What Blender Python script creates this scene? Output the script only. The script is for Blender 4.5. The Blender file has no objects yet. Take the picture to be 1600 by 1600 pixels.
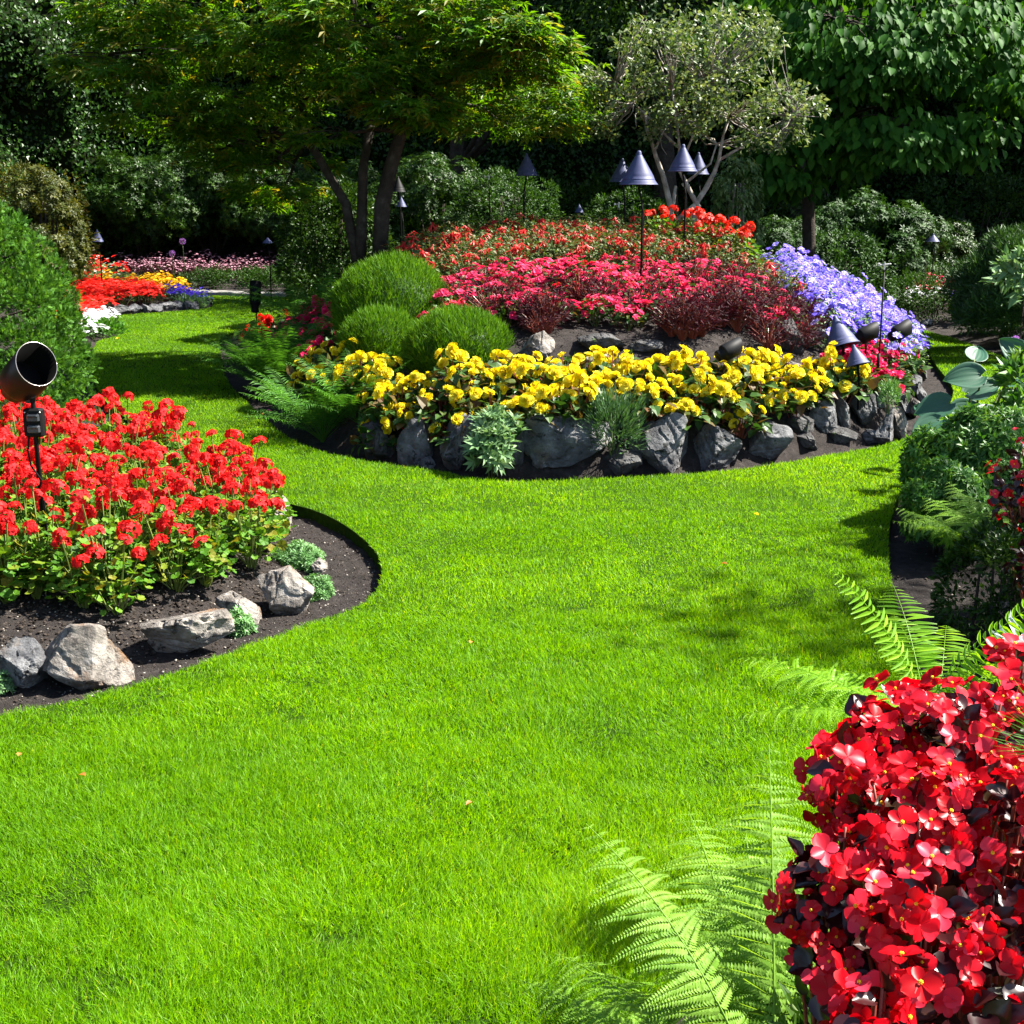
import bpy, math, random
import numpy as np
from mathutils import Vector, Matrix, Euler, noise
from mathutils.geometry import delaunay_2d_cdt

R = math.radians
SC = bpy.context.scene
COL = SC.collection

# ------------------------------------------------------------------ camera, sky, sun, exposure
F = 2084.0 / 1600.0
PITCH = R(13.5)
EYE = 1.8
cam_d = bpy.data.cameras.new('camera')
cam_d.sensor_width = 36
cam_d.lens = 36 * F
cam_d.clip_start = 0.05
cam_d.clip_end = 400
cam = bpy.data.objects.new('camera', cam_d)
cam.location = (0, 0, EYE)
cam.rotation_euler = (R(90) - PITCH, 0, 0)
COL.objects.link(cam)
SC.camera = cam

SUN_EL, SUN_AZ = R(50), R(78)          # azimuth measured from +Y (view direction) towards +X
w = bpy.data.worlds.new('World')
SC.world = w
w.use_nodes = True
nt = w.node_tree
nt.nodes.clear()
sky = nt.nodes.new('ShaderNodeTexSky')
sky.sky_type = 'NISHITA'
sky.sun_disc = False
sky.sun_elevation = SUN_EL
sky.sun_rotation = SUN_AZ
bg = nt.nodes.new('ShaderNodeBackground')
bg.inputs['Strength'].default_value = 0.062
wo = nt.nodes.new('ShaderNodeOutputWorld')
nt.links.new(sky.outputs[0], bg.inputs[0])
nt.links.new(bg.outputs[0], wo.inputs[0])
sl = bpy.data.lights.new('sun', 'SUN')
sl.energy = 5.0
sl.angle = R(0.5)
sl.color = (1.0, 0.95, 0.85)
sun = bpy.data.objects.new('sun', sl)
sd_ = Vector((math.sin(SUN_AZ) * math.cos(SUN_EL), math.cos(SUN_AZ) * math.cos(SUN_EL), math.sin(SUN_EL)))
sun.rotation_euler = sd_.to_track_quat('Z', 'Y').to_euler()
sun.location = (10, 10, 20)
COL.objects.link(sun)
SC.view_settings.view_transform = 'Standard'
SC.view_settings.look = 'None'
SC.view_settings.exposure = 2.35
SC.view_settings.gamma = 1.0
SC.view_settings.use_curve_mapping = False
SC.cycles.max_bounces = 8
SC.cycles.transparent_max_bounces = 4
SC.cycles.diffuse_bounces = 3
SC.cycles.glossy_bounces = 2
SC.cycles.transmission_bounces = 4

rng = np.random.default_rng(7)
rnd = random.Random(11)

# ------------------------------------------------------------------ pixel (1600 px photograph) -> world
CP, SP = math.cos(PITCH), math.sin(PITCH)
def ray(px, py):
    u = (px - 800) / 2084.0
    v = (800 - py) / 2084.0
    return (u, CP + v * SP, -SP + v * CP)
def G(px, py, z=0.0):
    d = ray(px, py)
    t = (z - EYE) / d[2]
    return (d[0] * t, d[1] * t)
def at(px, py, Y):
    d = ray(px, py)
    t = Y / d[1]
    return Vector((d[0] * t, Y, EYE + d[2] * t))

# ------------------------------------------------------------------ the outlines of lawn and beds (metres)
def poly(*segs):
    out = []
    for s in segs:
        out.append(s)
    return np.array(out, float)
def GP(lst):
    return [G(*p) for p in lst]
def smooth_poly(pts, n=3):
    """Chaikin on a closed polygon"""
    P = np.array(pts, float)
    for _ in range(n):
        Q = np.roll(P, -1, axis=0)
        P = np.stack([.75 * P + .25 * Q, .25 * P + .75 * Q], 1).reshape(-1, 2)
    return P
BED_L = smooth_poly(GP([(330,1030),(420,997),(510,965),(572,942),(600,905),(592,862),(545,822),(495,796),(440,783),(395,752),
        (330,712),(250,678),(185,648),(150,610),(140,560),(150,532),(172,527),(196,519),(193,506),(176,500)]) +
        GP([(172,493),(235,489),(300,484),(336,479),(334,468),(300,461)]) +
        [(-6.5,24.9),(-16,25),(-16,1.2),(-7,2.2),(-3.4,3.4)] + GP([(0,1115),(120,1094),(230,1064)]), 2)
BED_I = smooth_poly(GP([(345,555),(352,596),(398,640),(448,684),(500,704),(560,717),(640,728),(700,736),(738,748),(800,752),
        (900,749),(1000,743),(1100,738),(1160,732),(1250,719),(1340,702),(1400,691),(1440,672),(1480,640),(1494,606),(1466,575),(1446,545)]) +
        [(5.3,16.8),(4.6,19),(2.8,20.4),(0,21),(-2.6,20),(-3.9,17.8)], 2)
BED_R = smooth_poly(GP([(1450,722),(1418,748),(1397,788),(1386,838),(1391,900),(1406,962),(1426,1020),(1440,1062),(1440,1120),
        (1405,1200),(1330,1310),(1200,1430),(1050,1560),(960,1650)]) + [(0.0,1.9),(-0.05,1.0),(0.2,-5.5),(16,-5.5),(16,8.6),(7,9.2),(3.9,9.25)], 2)
BED_B = smooth_poly([(-16,25.2),(-6.6,24.9)] + GP([(310,461),(390,463),(470,464)]) + [(-1,23.8),(3.4,22.5),(5.2,20)] +
        GP([(1436,513),(1500,530),(1555,552),(1640,586)]) + [(8.5,11.8),(16,11.2),(16,60),(-16,60)], 2)
BEDS = [BED_L, BED_I, BED_R, BED_B]

def inside(P, X, Y):
    X = np.asarray(X, float); Y = np.asarray(Y, float)
    c = np.zeros(X.shape, bool)
    n = len(P)
    for i in range(n):
        x0, y0 = P[i]; x1, y1 = P[(i + 1) % n]
        if y0 == y1: continue
        m = ((y0 > Y) != (y1 > Y)) & (X < (x1 - x0) * (Y - y0) / (y1 - y0) + x0)
        c ^= m
    return c
def sdist(P, X, Y):
    """signed distance, positive inside"""
    X = np.asarray(X, float); Y = np.asarray(Y, float)
    best = np.full(X.shape, 1e9)
    n = len(P)
    for i in range(n):
        a = P[i]; b = P[(i + 1) % n]
        d = b - a; L = d @ d
        if L < 1e-12: continue
        t = np.clip(((X - a[0]) * d[0] + (Y - a[1]) * d[1]) / L, 0, 1)
        q = (X - a[0] - t * d[0]) ** 2 + (Y - a[1] - t * d[1]) ** 2
        best = np.minimum(best, q)
    return np.sqrt(best) * np.where(inside(P, X, Y), 1, -1)
def sst(a, b, x):
    t = np.clip((x - a) / (b - a), 0, 1)
    return t * t * (3 - 2 * t)

def vnoise(X, Y, s, seed=0):
    """smooth value noise in numpy, about -1..1"""
    X = np.asarray(X, float) * s + seed * 17.3; Y = np.asarray(Y, float) * s + seed * 7.7
    xi = np.floor(X).astype(np.int64); yi = np.floor(Y).astype(np.int64)
    fx = X - xi; fy = Y - yi
    fx = fx * fx * (3 - 2 * fx); fy = fy * fy * (3 - 2 * fy)
    def h(a, b):
        n = (a * 374761393 + b * 668265263 + seed * 1442695) & 0x7fffffff
        n = ((n ^ (n >> 13)) * 1274126177) & 0x7fffffff
        return ((n ^ (n >> 16)) & 0xffff) / 32767.5 - 1
    return (h(xi, yi) * (1 - fx) + h(xi + 1, yi) * fx) * (1 - fy) + (h(xi, yi + 1) * (1 - fx) + h(xi + 1, yi + 1) * fx) * fy

def terrain(X, Y):
    X = np.asarray(X, float); Y = np.asarray(Y, float)
    Z = np.full(X.shape, -0.075)
    e = sdist(BED_I, X, Y)
    left = sst(-1.0, -2.2, X)
    front = np.interp(Y, [8.4, 8.7, 8.95, 10.05, 10.35, 12.4, 14.5, 17.0, 20.5], [.0, .0, .30, .60, .75, 1.02, 1.30, 1.30, .6])
    flank = np.where(left > .5, np.interp(e, [.25, .8, 2.0], [0, .30, 1.28]), np.interp(e, [.28, .52, 1.6, 2.5], [0, .30, .85, 1.30]))
    h = np.minimum(front, flank) + .05 * np.minimum(front, .3) * 0
    far_side = (Y > 15.5)
    h = np.where(far_side, np.minimum(front, np.interp(e, [.2, 3], [0, 1.3])), h)
    Z = np.where(e > 0, -0.07 + h, Z)
    e = sdist(BED_L, X, Y)
    h = .13 * sst(.30, .9, e) * (1 - .6 * sst(14, 17, Y)) + .07 * np.clip(e - .9, 0, 3) * (1 - .6 * sst(14, 17, Y)) + .06 * sst(14, 17, Y) * sst(.02, .3, e)
    Z = np.where(e > 0, -0.07 + h, Z)
    e = sdist(BED_R, X, Y)
    h = .40 * sst(.34, .95, e) + .10 * np.clip(e - .9, 0, 1.5) 
    h = np.where(Y < 3.6, .46 * sst(.28, .62, e), h)
    Z = np.where(e > 0, -0.07 + h, Z)
    e = sdist(BED_B, X, Y)
    h = .10 * sst(.1, .9, e) + .05 * np.clip(e - .9, 0, 2) + .11 * np.clip(e - 2.9, 0, 12)
    Z = np.where(e > 0, -0.07 + h, Z)
    bed = Z > -0.0749
    return Z + np.where(bed, .012 * vnoise(X, Y, 6, 1) + .008 * vnoise(X, Y, 17, 2) + .006 * vnoise(X, Y, 40, 3), 0)
def H(x, y):
    return float(terrain(np.array([x]), np.array([y]))[0])
def hit(px, py, h=0.0, y0=2.0):
    """where the line of sight through a pixel first meets the ground raised by h"""
    d = ray(px, py)
    Y = np.arange(y0, 34, .02)
    t = Y / d[1]
    X = d[0] * t; Z = EYE + d[2] * t
    g = terrain(X, Y) + h
    k = np.argmax(Z <= g)
    return Vector((X[k], Y[k], g[k] - h))

# ------------------------------------------------------------------ objects
def tag(o, label=None, cat=None, group=None, kind=None):
    if label: o['label'] = label
    if cat: o['category'] = cat
    if group: o['group'] = group
    if kind: o['kind'] = kind
    return o
def empty(name, loc=(0, 0, 0), rz=0.0, sc=1.0):
    o = bpy.data.objects.new(name, None)
    o.empty_display_size = .1
    o.location = loc; o.rotation_euler = (0, 0, rz); o.scale = (sc, sc, sc)
    COL.objects.link(o)
    return o
def obj(name, me, parent=None, loc=(0, 0, 0), rot=(0, 0, 0), sc=(1, 1, 1)):
    o = bpy.data.objects.new(name, me)
    COL.objects.link(o)
    o.location = loc; o.rotation_euler = rot; o.scale = sc if hasattr(sc, '__len__') else (sc, sc, sc)
    if parent: o.parent = parent
    return o
KIDS = {}
def copy_tree(o, parent=None):
    c = o.copy(); COL.objects.link(c); c.parent = parent
    for ch in o.children:
        copy_tree(ch, c)
    return c

class MB:
    """collects scattered templates, tubes, grids into ONE mesh"""
    def __init__(s):
        s.V = []; s.L = []; s.S = []; s.M = []; s.A = []; s.nv = 0; s.nl = 0
    def raw(s, V, faces, mat=0, a=None):
        V = np.asarray(V, float)
        k = len(V)
        s.V.append(V)
        s.A.append(np.full(k, .5) if a is None else np.broadcast_to(np.asarray(a, float), (k,)))
        for f in faces:
            s.S.append(np.array([s.nl])); s.L.append(np.asarray(f) + s.nv); s.nl += len(f)
            s.M.append(np.array([mat]))
        s.nv += k
    def scat(s, T, pos, Yd, Zn, scale, a=None, mat=0):
        """T=(verts, faces[, matidx]); copies with +Y along Yd and +Z near Zn"""
        tv = np.asarray(T[0], float); tf = T[1]
        pos = np.asarray(pos, float); n = len(pos)
        if n == 0: return
        Yd = np.asarray(Yd, float); Zn = np.asarray(Zn, float)
        Yd = Yd / (np.linalg.norm(Yd, axis=1, keepdims=True) + 1e-9)
        X = np.cross(Yd, Zn); X /= (np.linalg.norm(X, axis=1, keepdims=True) + 1e-9)
        Z = np.cross(X, Yd)
        sc = np.asarray(scale, float)
        if sc.ndim == 0: sc = np.full(n, float(sc))
        if sc.ndim == 1: sc = np.stack([sc, sc, sc], 1)
        V = (pos[:, None, :] + (tv[None, :, 0:1] * sc[:, None, 0:1]) * X[:, None, :] + (tv[None, :, 1:2] * sc[:, None, 1:2]) * Yd[:, None, :]
             + (tv[None, :, 2:3] * sc[:, None, 2:3]) * Z[:, None, :])
        k = len(tv)
        s.V.append(V.reshape(-1, 3))
        a = rng.random(n) if a is None else np.broadcast_to(np.asarray(a, float), (n,))
        s.A.append(np.repeat(a, k))
        lo = np.concatenate([np.asarray(f) for f in tf]); tot = np.array([len(f) for f in tf])
        st = np.concatenate([[0], np.cumsum(tot)[:-1]])
        base = np.arange(n)[:, None]
        s.L.append((lo[None, :] + base * k + s.nv).reshape(-1))
        s.S.append((st[None, :] + base * len(lo) + s.nl).reshape(-1))
        mi = np.array(T[2]) if len(T) > 2 else np.zeros(len(tf), int)
        s.M.append(np.tile(mi + mat, n))
        s.nv += n * k; s.nl += n * len(lo)
    def tube(s, pts, rad, seg=6, mat=0, a=.5, cap=True):
        P = np.asarray(pts, float); n = len(P)
        rad = np.broadcast_to(np.asarray(rad, float), (n,))
        V = []
        ref = np.array([.31, .17, .93])
        for i in range(n):
            t = P[min(i + 1, n - 1)] - P[max(i - 1, 0)]
            t = t / (np.linalg.norm(t) + 1e-9)
            u = np.cross(t, ref)
            if np.linalg.norm(u) < .05: u = np.cross(t, [1, 0, 0])
            u /= np.linalg.norm(u); v = np.cross(t, u)
            for k in range(seg):
                an = 2 * math.pi * k / seg
                V.append(P[i] + rad[i] * (math.cos(an) * u + math.sin(an) * v))
        fs = [(i * seg + k, i * seg + (k + 1) % seg, (i + 1) * seg + (k + 1) % seg, (i + 1) * seg + k) for i in range(n - 1) for k in range(seg)]
        if cap:
            fs.append(tuple(range(seg - 1, -1, -1))); fs.append(tuple((n - 1) * seg + k for k in range(seg)))
        s.raw(V, fs, mat, a)
    def lathe(s, prof, seg=24, M=None, mat=0, a=.5):
        V = []
        for r, z in prof:
            for k in range(seg):
                an = 2 * math.pi * k / seg
                p = Vector((r * math.cos(an), r * math.sin(an), z))
                V.append(M @ p if M else p)
        n = len(prof)
        fs = [(i * seg + k, i * seg + (k + 1) % seg, (i + 1) * seg + (k + 1) % seg, (i + 1) * seg + k) for i in range(n - 1) for k in range(seg)]
        s.raw([tuple(v) for v in V], fs, mat, a)
    def box(s, c, d, M=None, mat=0, bev=0.0, a=.5):
        x, y, z = [q / 2 for q in d]
        b = min(bev, x * .9, y * .9, z * .9)
        V = []
        for sz in (-1, 1):
            for (ix, iy) in ((0, 1), (1, 1)):
                pass
        if b <= 0:
            V = [(sx * x, sy * y, sz * z) for sx in (-1, 1) for sy in (-1, 1) for sz in (-1, 1)]
            fs = [(0, 1, 3, 2), (4, 6, 7, 5), (0, 4, 5, 1), (2, 3, 7, 6), (0, 2, 6, 4), (1, 5, 7, 3)]
        else:
            rings = []
            for (zz, inset) in ((-z, b), (-z + b, 0), (z - b, 0), (z, b)):
                xx, yy = x - inset, y - inset
                c8 = [(xx - b, -yy), (xx, -yy + b), (xx, yy - b), (xx - b, yy), (-xx + b, yy), (-xx, yy - b), (-xx, -yy + b), (-xx + b, -yy)]
                rings.append([(p[0], p[1], zz) for p in c8])
            V = [p for r_ in rings for p in r_]
            fs = [(i * 8 + k, i * 8 + (k + 1) % 8, (i + 1) * 8 + (k + 1) % 8, (i + 1) * 8 + k) for i in range(3) for k in range(8)]
            fs += [tuple(range(7, -1, -1)), tuple(24 + k for k in range(8))]
        W = []
        for v in V:
            p = Vector(v)
            if M: p = M @ p
            W.append((p[0] + c[0], p[1] + c[1], p[2] + c[2]))
        s.raw(W, fs, mat, a)
    def mesh(s, name, mats, smooth=False):
        me = bpy.data.meshes.new(name)
        V = np.concatenate(s.V).astype(np.float32); L = np.concatenate(s.L).astype(np.int32); S = np.concatenate(s.S).astype(np.int32)
        me.vertices.add(len(V)); me.vertices.foreach_set('co', V.ravel())
        me.loops.add(len(L)); me.loops.foreach_set('vertex_index', L)
        me.polygons.add(len(S)); me.polygons.foreach_set('loop_start', S)
        for m in (mats if isinstance(mats, (list, tuple)) else [mats]): me.materials.append(m)
        me.polygons.foreach_set('material_index', np.concatenate(s.M).astype(np.int32))
        me.polygons.foreach_set('use_smooth', np.full(len(S), smooth))
        at_ = me.attributes.new('rnd', 'FLOAT', 'POINT')
        at_.data.foreach_set('value', np.concatenate(s.A).astype(np.float32))
        me.update(calc_edges=True)
        return me

# ------------------------------------------------------------------ leaf and petal templates (unit length along +Y)
def t_leaf(wd=.45, fold=.12, droop=.15):
    h = wd / 2
    return ([(0, 0, 0), (-h, .42, fold), (h, .42, fold), (0, .45, .02), (0, 1, -droop)], [(0, 3, 1), (0, 2, 3), (1, 3, 4), (3, 2, 4)])
def t_far(wd=.5, fold=.1, droop=.1):
    h = wd / 2
    return ([(0, 0, 0), (-h, .5, fold), (h, .5, fold), (0, 1, -droop)], [(0, 2, 3), (0, 3, 1)])
def t_blade(wd=.08, bend=.25):
    h = wd / 2
    return ([(-h, 0, 0), (h, 0, 0), (-h * .8, .5, -bend * .2), (h * .8, .5, -bend * .2), (0, 1, -bend)], [(0, 1, 3, 2), (2, 3, 4)])
def t_star():
    """palmate maple leaf, five pointed lobes"""
    V = []; Fc = []
    for a_, l in ((-105, .5), (-52, .8), (0, 1.0), (52, .8), (105, .5)):
        c, s_ = math.cos(R(a_)), math.sin(R(a_))
        b = len(V)
        for (x, y, z) in ((0, 0, 0), (-.13, .5, .03), (.13, .5, .03), (0, 1, -.12)):
            x *= l; y *= l; z *= l
            V.append((x * c + y * s_, -x * s_ + y * c, z))
        Fc += [(b, b + 2, b + 3), (b, b + 3, b + 1)]
    return (V, Fc)
def t_oval(wd=.7, cup=.15, droop=.2, nu=4, nv=5, wave=0.0, tipw=.0, heart=0.0):
    """rounded leaf or petal as a small curved patch"""
    V = []; Fc = []
    for j in range(nv + 1):
        v = j / nv
        prof = math.sin(math.pi * min(1, (v ** .75) * .94 + .06)) ** .8 if v < 1 else 0
        hw = wd / 2 * max(prof, .04 if v < 1 else .0)
        if v == 1: hw = tipw
        for i in range(nu + 1):
            u = i / nu * 2 - 1
            V.append((u * hw, v - heart * abs(u) * (1 - v) ** 3, cup * u * u * math.sin(math.pi * min(v + .1, 1)) - droop * v * v + wave * math.sin(u * 4 + v * 5)))
    for j in range(nv):
        for i in range(nu):
            a_ = j * (nu + 1) + i
            Fc.append((a_, a_ + 1, a_ + nu + 2, a_ + nu + 1))
    return (V, Fc)
def t_petal(wd=1.1, cup=.12, droop=.15, nu=6, nv=7, wave=.015):
    V = []; Fc = []
    for j in range(nv + 1):
        t = j / nv; v = math.sin(t * math.pi / 2)
        if v > .55: hw = math.sqrt(max(0, 1 - ((v - .55) / .45) ** 2))
        else: hw = .10 + .90 * math.sin(v / .55 * math.pi / 2)
        hw = max(hw, .0) * wd / 2
        for i in range(nu + 1):
            u = i / nu * 2 - 1
            V.append((u * hw, v + .03 * math.cos(u * 9) * v, cup * u * u * hw * 2 - droop * v * v + wave * math.sin(u * 7 + v * 4) * v))
    for j in range(nv):
        for i in range(nu):
            a_ = j * (nu + 1) + i
            Fc.append((a_, a_ + 1, a_ + nu + 2, a_ + nu + 1))
    return (V, Fc)
def t_spray(seed=0, n=5):
    """flat scale-leaf spray of a cypress"""
    r_ = random.Random(seed)
    V = []; Fc = []
    def quad(p, q, wd):
        d = Vector(q) - Vector(p); s_ = Vector((-d[1], d[0], 0)).normalized() * wd / 2
        b = len(V)
        m = (Vector(p) + Vector(q)) / 2
        V.extend([tuple(p), tuple(m + s_), tuple(q), tuple(m - s_)])
        Fc.append((b, b + 3, b + 2, b + 1))
    quad((0, 0, 0), (0, 1, -.1), .08)
    for k in range(n):
        y = .12 + .75 * k / n
        for sg in (-1, 1):
            l = (.55 - .38 * k / n) * r_.uniform(.8, 1.2)
            a_ = R(r_.uniform(35, 55))
            q = (sg * math.sin(a_) * l, y + math.cos(a_) * l, r_.uniform(-.08, .08))
            quad((0, y, 0), q, .14)
            for f in (.45, .7):
                m = (q[0] * f, y + (q[1] - y) * f, q[2] * f)
                b2 = a_ + R(30) * (1 if k % 2 else -1)
                quad(m, (m[0] + sg * math.sin(b2) * l * .4, m[1] + math.cos(b2) * l * .4, m[2]), .1)
    return (V, Fc)

def unit(v):
    return v / (np.linalg.norm(v, axis=-1, keepdims=True) + 1e-9)
def sphere_pts(n, up=-1.0):
    v = unit(rng.normal(size=(int(n * 3) + 20, 3)))
    v = v[v[:, 2] > up]
    while len(v) < n: v = np.concatenate([v, v])
    return v[:n]
def lumpy(c, rad, n, nl=40, lr=.35, up=-.25, flat=1.0, jit=.15):
    """points + outward directions on a clumpy ellipsoidal bush"""
    c = np.array(c, float); rad = np.array(rad, float)
    d = sphere_pts(nl, up)
    k = rng.uniform(.62, .86, nl)[:, None]
    lc = c + d * rad * k
    lrad = lr * rad.min() * rng.uniform(.7, 1.25, nl)
    idx = rng.integers(0, nl, n)
    o = unit(sphere_pts(n, -1) + d[idx] * .9)
    p = lc[idx] + o * lrad[idx][:, None] * rng.uniform(.65, 1.05, n)[:, None]
    q = (p - c) / rad
    rr = np.linalg.norm(q, axis=1)
    nrm = unit(o + rng.normal(size=(n, 3)) * jit)
    keep = rr > .55
    return p[keep], nrm[keep]
# ------------------------------------------------------------------ materials
def new_mat(name):
    m = bpy.data.materials.new(name); m.use_nodes = True
    n = m.node_tree; n.nodes.clear()
    out = n.nodes.new('ShaderNodeOutputMaterial')
    return m, n, out
def ramp(n, stops):
    r_ = n.nodes.new('ShaderNodeValToRGB')
    e = r_.color_ramp.elements
    while len(e) < len(stops): e.new(.5)
    for k, (p, c) in enumerate(stops):
        e[k].position = p; e[k].color = (*c, 1)
    return r_
def leafmat(name, cols, rough=.45, trans=.35, tcol=None, spec=.4, objvar=.0, patch=None):
    """cols: 2-4 colours spread over the per-leaf random value"""
    m, n, out = new_mat(name)
    at_ = n.nodes.new('ShaderNodeAttribute'); at_.attribute_name = 'rnd'
    st = [(i / (len(cols) - 1), c) for i, c in enumerate(cols)]
    rp = ramp(n, st)
    n.links.new(at_.outputs['Fac'], rp.inputs[0])
    col = rp.outputs[0]
    if objvar > 0:
        oi = n.nodes.new('ShaderNodeObjectInfo')
        mr = n.nodes.new('ShaderNodeMapRange'); mr.inputs[3].default_value = 1 - objvar; mr.inputs[4].default_value = 1 + objvar
        n.links.new(oi.outputs['Random'], mr.inputs[0])
        hs = n.nodes.new('ShaderNodeHueSaturation')
        n.links.new(mr.outputs[0], hs.inputs['Value'])
        n.links.new(col, hs.inputs['Color']); col = hs.outputs[0]
    if patch:
        tc = n.nodes.new('ShaderNodeTexCoord'); nz = n.nodes.new('ShaderNodeTexNoise'); nz.inputs['Scale'].default_value = patch[0]; nz.inputs['Detail'].default_value = 4
        n.links.new(tc.outputs['Object'], nz.inputs['Vector'])
        mr2 = n.nodes.new('ShaderNodeMapRange'); mr2.inputs[1].default_value = .35; mr2.inputs[2].default_value = .65
        n.links.new(nz.outputs[0], mr2.inputs[0])
        mx = n.nodes.new('ShaderNodeMix'); mx.data_type = 'RGBA'; mx.blend_type = 'MIX'
        mm = n.nodes.new('ShaderNodeMath'); mm.operation = 'MULTIPLY'; mm.inputs[1].default_value = patch[2]
        n.links.new(mr2.outputs[0], mm.inputs[0]); n.links.new(mm.outputs[0], mx.inputs[0])
        n.links.new(col, mx.inputs[6]); mx.inputs[7].default_value = (*patch[1], 1)
        col = mx.outputs[2]
    p = n.nodes.new('ShaderNodeBsdfPrincipled')
    n.links.new(col, p.inputs['Base Color'])
    p.inputs['Roughness'].default_value = rough
    p.inputs['Specular IOR Level'].default_value = spec
    if trans > 0:
        t = n.nodes.new('ShaderNodeBsdfTranslucent')
        g = n.nodes.new('ShaderNodeMix'); g.data_type = 'RGBA'; g.blend_type = 'MULTIPLY'; g.inputs[0].default_value = 1
        n.links.new(col, g.inputs[6]); g.inputs[7].default_value = (*(tcol or (1.5, 1.35, .6)), 1)
        n.links.new(g.outputs[2], t.inputs[0])
        mx = n.nodes.new('ShaderNodeMixShader'); mx.inputs[0].default_value = trans
        n.links.new(p.outputs[0], mx.inputs[1]); n.links.new(t.outputs[0], mx.inputs[2])
        n.links.new(mx.outputs[0], out.inputs[0])
    else:
        n.links.new(p.outputs[0], out.inputs[0])
    return m
def noisemat(name, stops, scale=5, detail=8, rough=.8, bump=.3, bscale=None, spec=.3, metal=0.0, dist=.02, extra=None, obj_coord=True):
    m, n, out = new_mat(name)
    tc = n.nodes.new('ShaderNodeTexCoord')
    nz = n.nodes.new('ShaderNodeTexNoise'); nz.inputs['Scale'].default_value = scale; nz.inputs['Detail'].default_value = detail; nz.inputs['Roughness'].default_value = .62
    n.links.new(tc.outputs['Object'], nz.inputs['Vector'])
    rp = ramp(n, stops); n.links.new(nz.outputs[0], rp.inputs[0])
    p = n.nodes.new('ShaderNodeBsdfPrincipled')
    col = rp.outputs[0]
    if extra:   # (scale, colour, lo, hi) blotches of another colour
        for (s2, c2, lo, hi) in extra:
            n2 = n.nodes.new('ShaderNodeTexNoise'); n2.inputs['Scale'].default_value = s2; n2.inputs['Detail'].default_value = 6; n2.inputs['Roughness'].default_value = .7
            mp = n.nodes.new('ShaderNodeMapping'); mp.inputs['Location'].default_value = (s2, 3.3, 1.7)
            n.links.new(tc.outputs['Object'], mp.inputs[0]); n.links.new(mp.outputs[0], n2.inputs['Vector'])
            mr = n.nodes.new('ShaderNodeMapRange'); mr.inputs[1].default_value = lo; mr.inputs[2].default_value = hi
            n.links.new(n2.outputs[0], mr.inputs[0])
            mx = n.nodes.new('ShaderNodeMix'); mx.data_type = 'RGBA'
            n.links.new(mr.outputs[0], mx.inputs[0]); n.links.new(col, mx.inputs[6]); mx.inputs[7].default_value = (*c2, 1)
            col = mx.outputs[2]
    n.links.new(col, p.inputs['Base Color'])
    p.inputs['Roughness'].default_value = rough; p.inputs['Metallic'].default_value = metal
    p.inputs['Specular IOR Level'].default_value = spec
    if bump > 0:
        nb = n.nodes.new('ShaderNodeTexNoise'); nb.inputs['Scale'].default_value = bscale or scale * 6; nb.inputs['Detail'].default_value = 8; nb.inputs['Roughness'].default_value = .7
        n.links.new(tc.outputs['Object'], nb.inputs['Vector'])
        b = n.nodes.new('ShaderNodeBump'); b.inputs['Strength'].default_value = bump; b.inputs['Distance'].default_value = dist
        n.links.new(nb.outputs[0], b.inputs['Height']); n.links.new(b.outputs[0], p.inputs['Normal'])
    n.links.new(p.outputs[0], out.inputs[0])
    return m

M = {}
M['soil'] = noisemat('soil', [(.3, (.016, .013, .012)), (.55, (.034, .028, .026)), (.75, (.065, .056, .052))], 14, 10, .95, 1.0, 90, .15, dist=.03,
                     extra=[(160, (.13, .11, .10), .66, .72)])
M['clod'] = leafmat('soil_clod', [(.017, .0125, .010), (.034, .027, .022), (.055, .045, .038), (.24, .22, .19)], .95, 0, spec=.1)
M['lawn'] = noisemat('lawn_ground', [(.3, (.012, .035, .002)), (.7, (.035, .08, .005))], 30, 8, .95, 1.0, 120, .05)
M['grass'] = leafmat('grass_blade', [(.070, .195, .001), (.120, .285, .001), (.175, .35, .002), (.30, .38, .05)], .50, .48, (1.9, 1.6, .25), .2,
                     patch=(.7, (.070, .19, .002), .7))
M['rock'] = noisemat('grey_rock', [(.3, (.03, .03, .034)), (.48, (.085, .085, .09)), (.6, (.16, .16, .165)), (.75, (.30, .295, .29))], 5.5, 10, .85, .9, 16, .25, dist=.05,
                     extra=[(2.4, (.13, .09, .05), .54, .70), (9, (.36, .36, .34), .60, .70), (14, (.02, .02, .02), .58, .64)])
M['rock_pale'] = noisemat('pale_rock', [(.3, (.04, .034, .03)), (.45, (.14, .125, .11)), (.58, (.26, .235, .21)), (.75, (.42, .39, .36))], 8.0, 10, .85, .9, 18, .25, dist=.04,
                     extra=[(3.5, (.16, .09, .045), .52, .66), (9, (.035, .03, .027), .56, .62)])
M['rock_dark'] = noisemat('dark_rock', [(.3, (.015, .015, .017)), (.5, (.05, .048, .048)), (.75, (.15, .15, .15))], 6.0, 10, .85, .9, 16, .25, dist=.05,
                     extra=[(3, (.09, .065, .03), .56, .7), (7, (.04, .07, .015), .60, .68)])
M['bark'] = noisemat('dark_bark', [(.3, (.018, .014, .011)), (.6, (.05, .04, .032)), (.8, (.10, .09, .075))], 9, 8, .9, .9, 40, .2)
M['bark_pale'] = noisemat('pale_bark', [(.3, (.12, .10, .08)), (.55, (.30, .27, .23)), (.8, (.50, .47, .42))], 12, 8, .85, .7, 50, .2)
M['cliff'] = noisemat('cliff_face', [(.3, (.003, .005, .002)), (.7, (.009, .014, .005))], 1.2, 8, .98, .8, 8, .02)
M['stone_path'] = noisemat('path_stone', [(.3, (.16, .155, .145)), (.7, (.26, .25, .23))], 4, 8, .9, .4, 30, .2)
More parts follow.
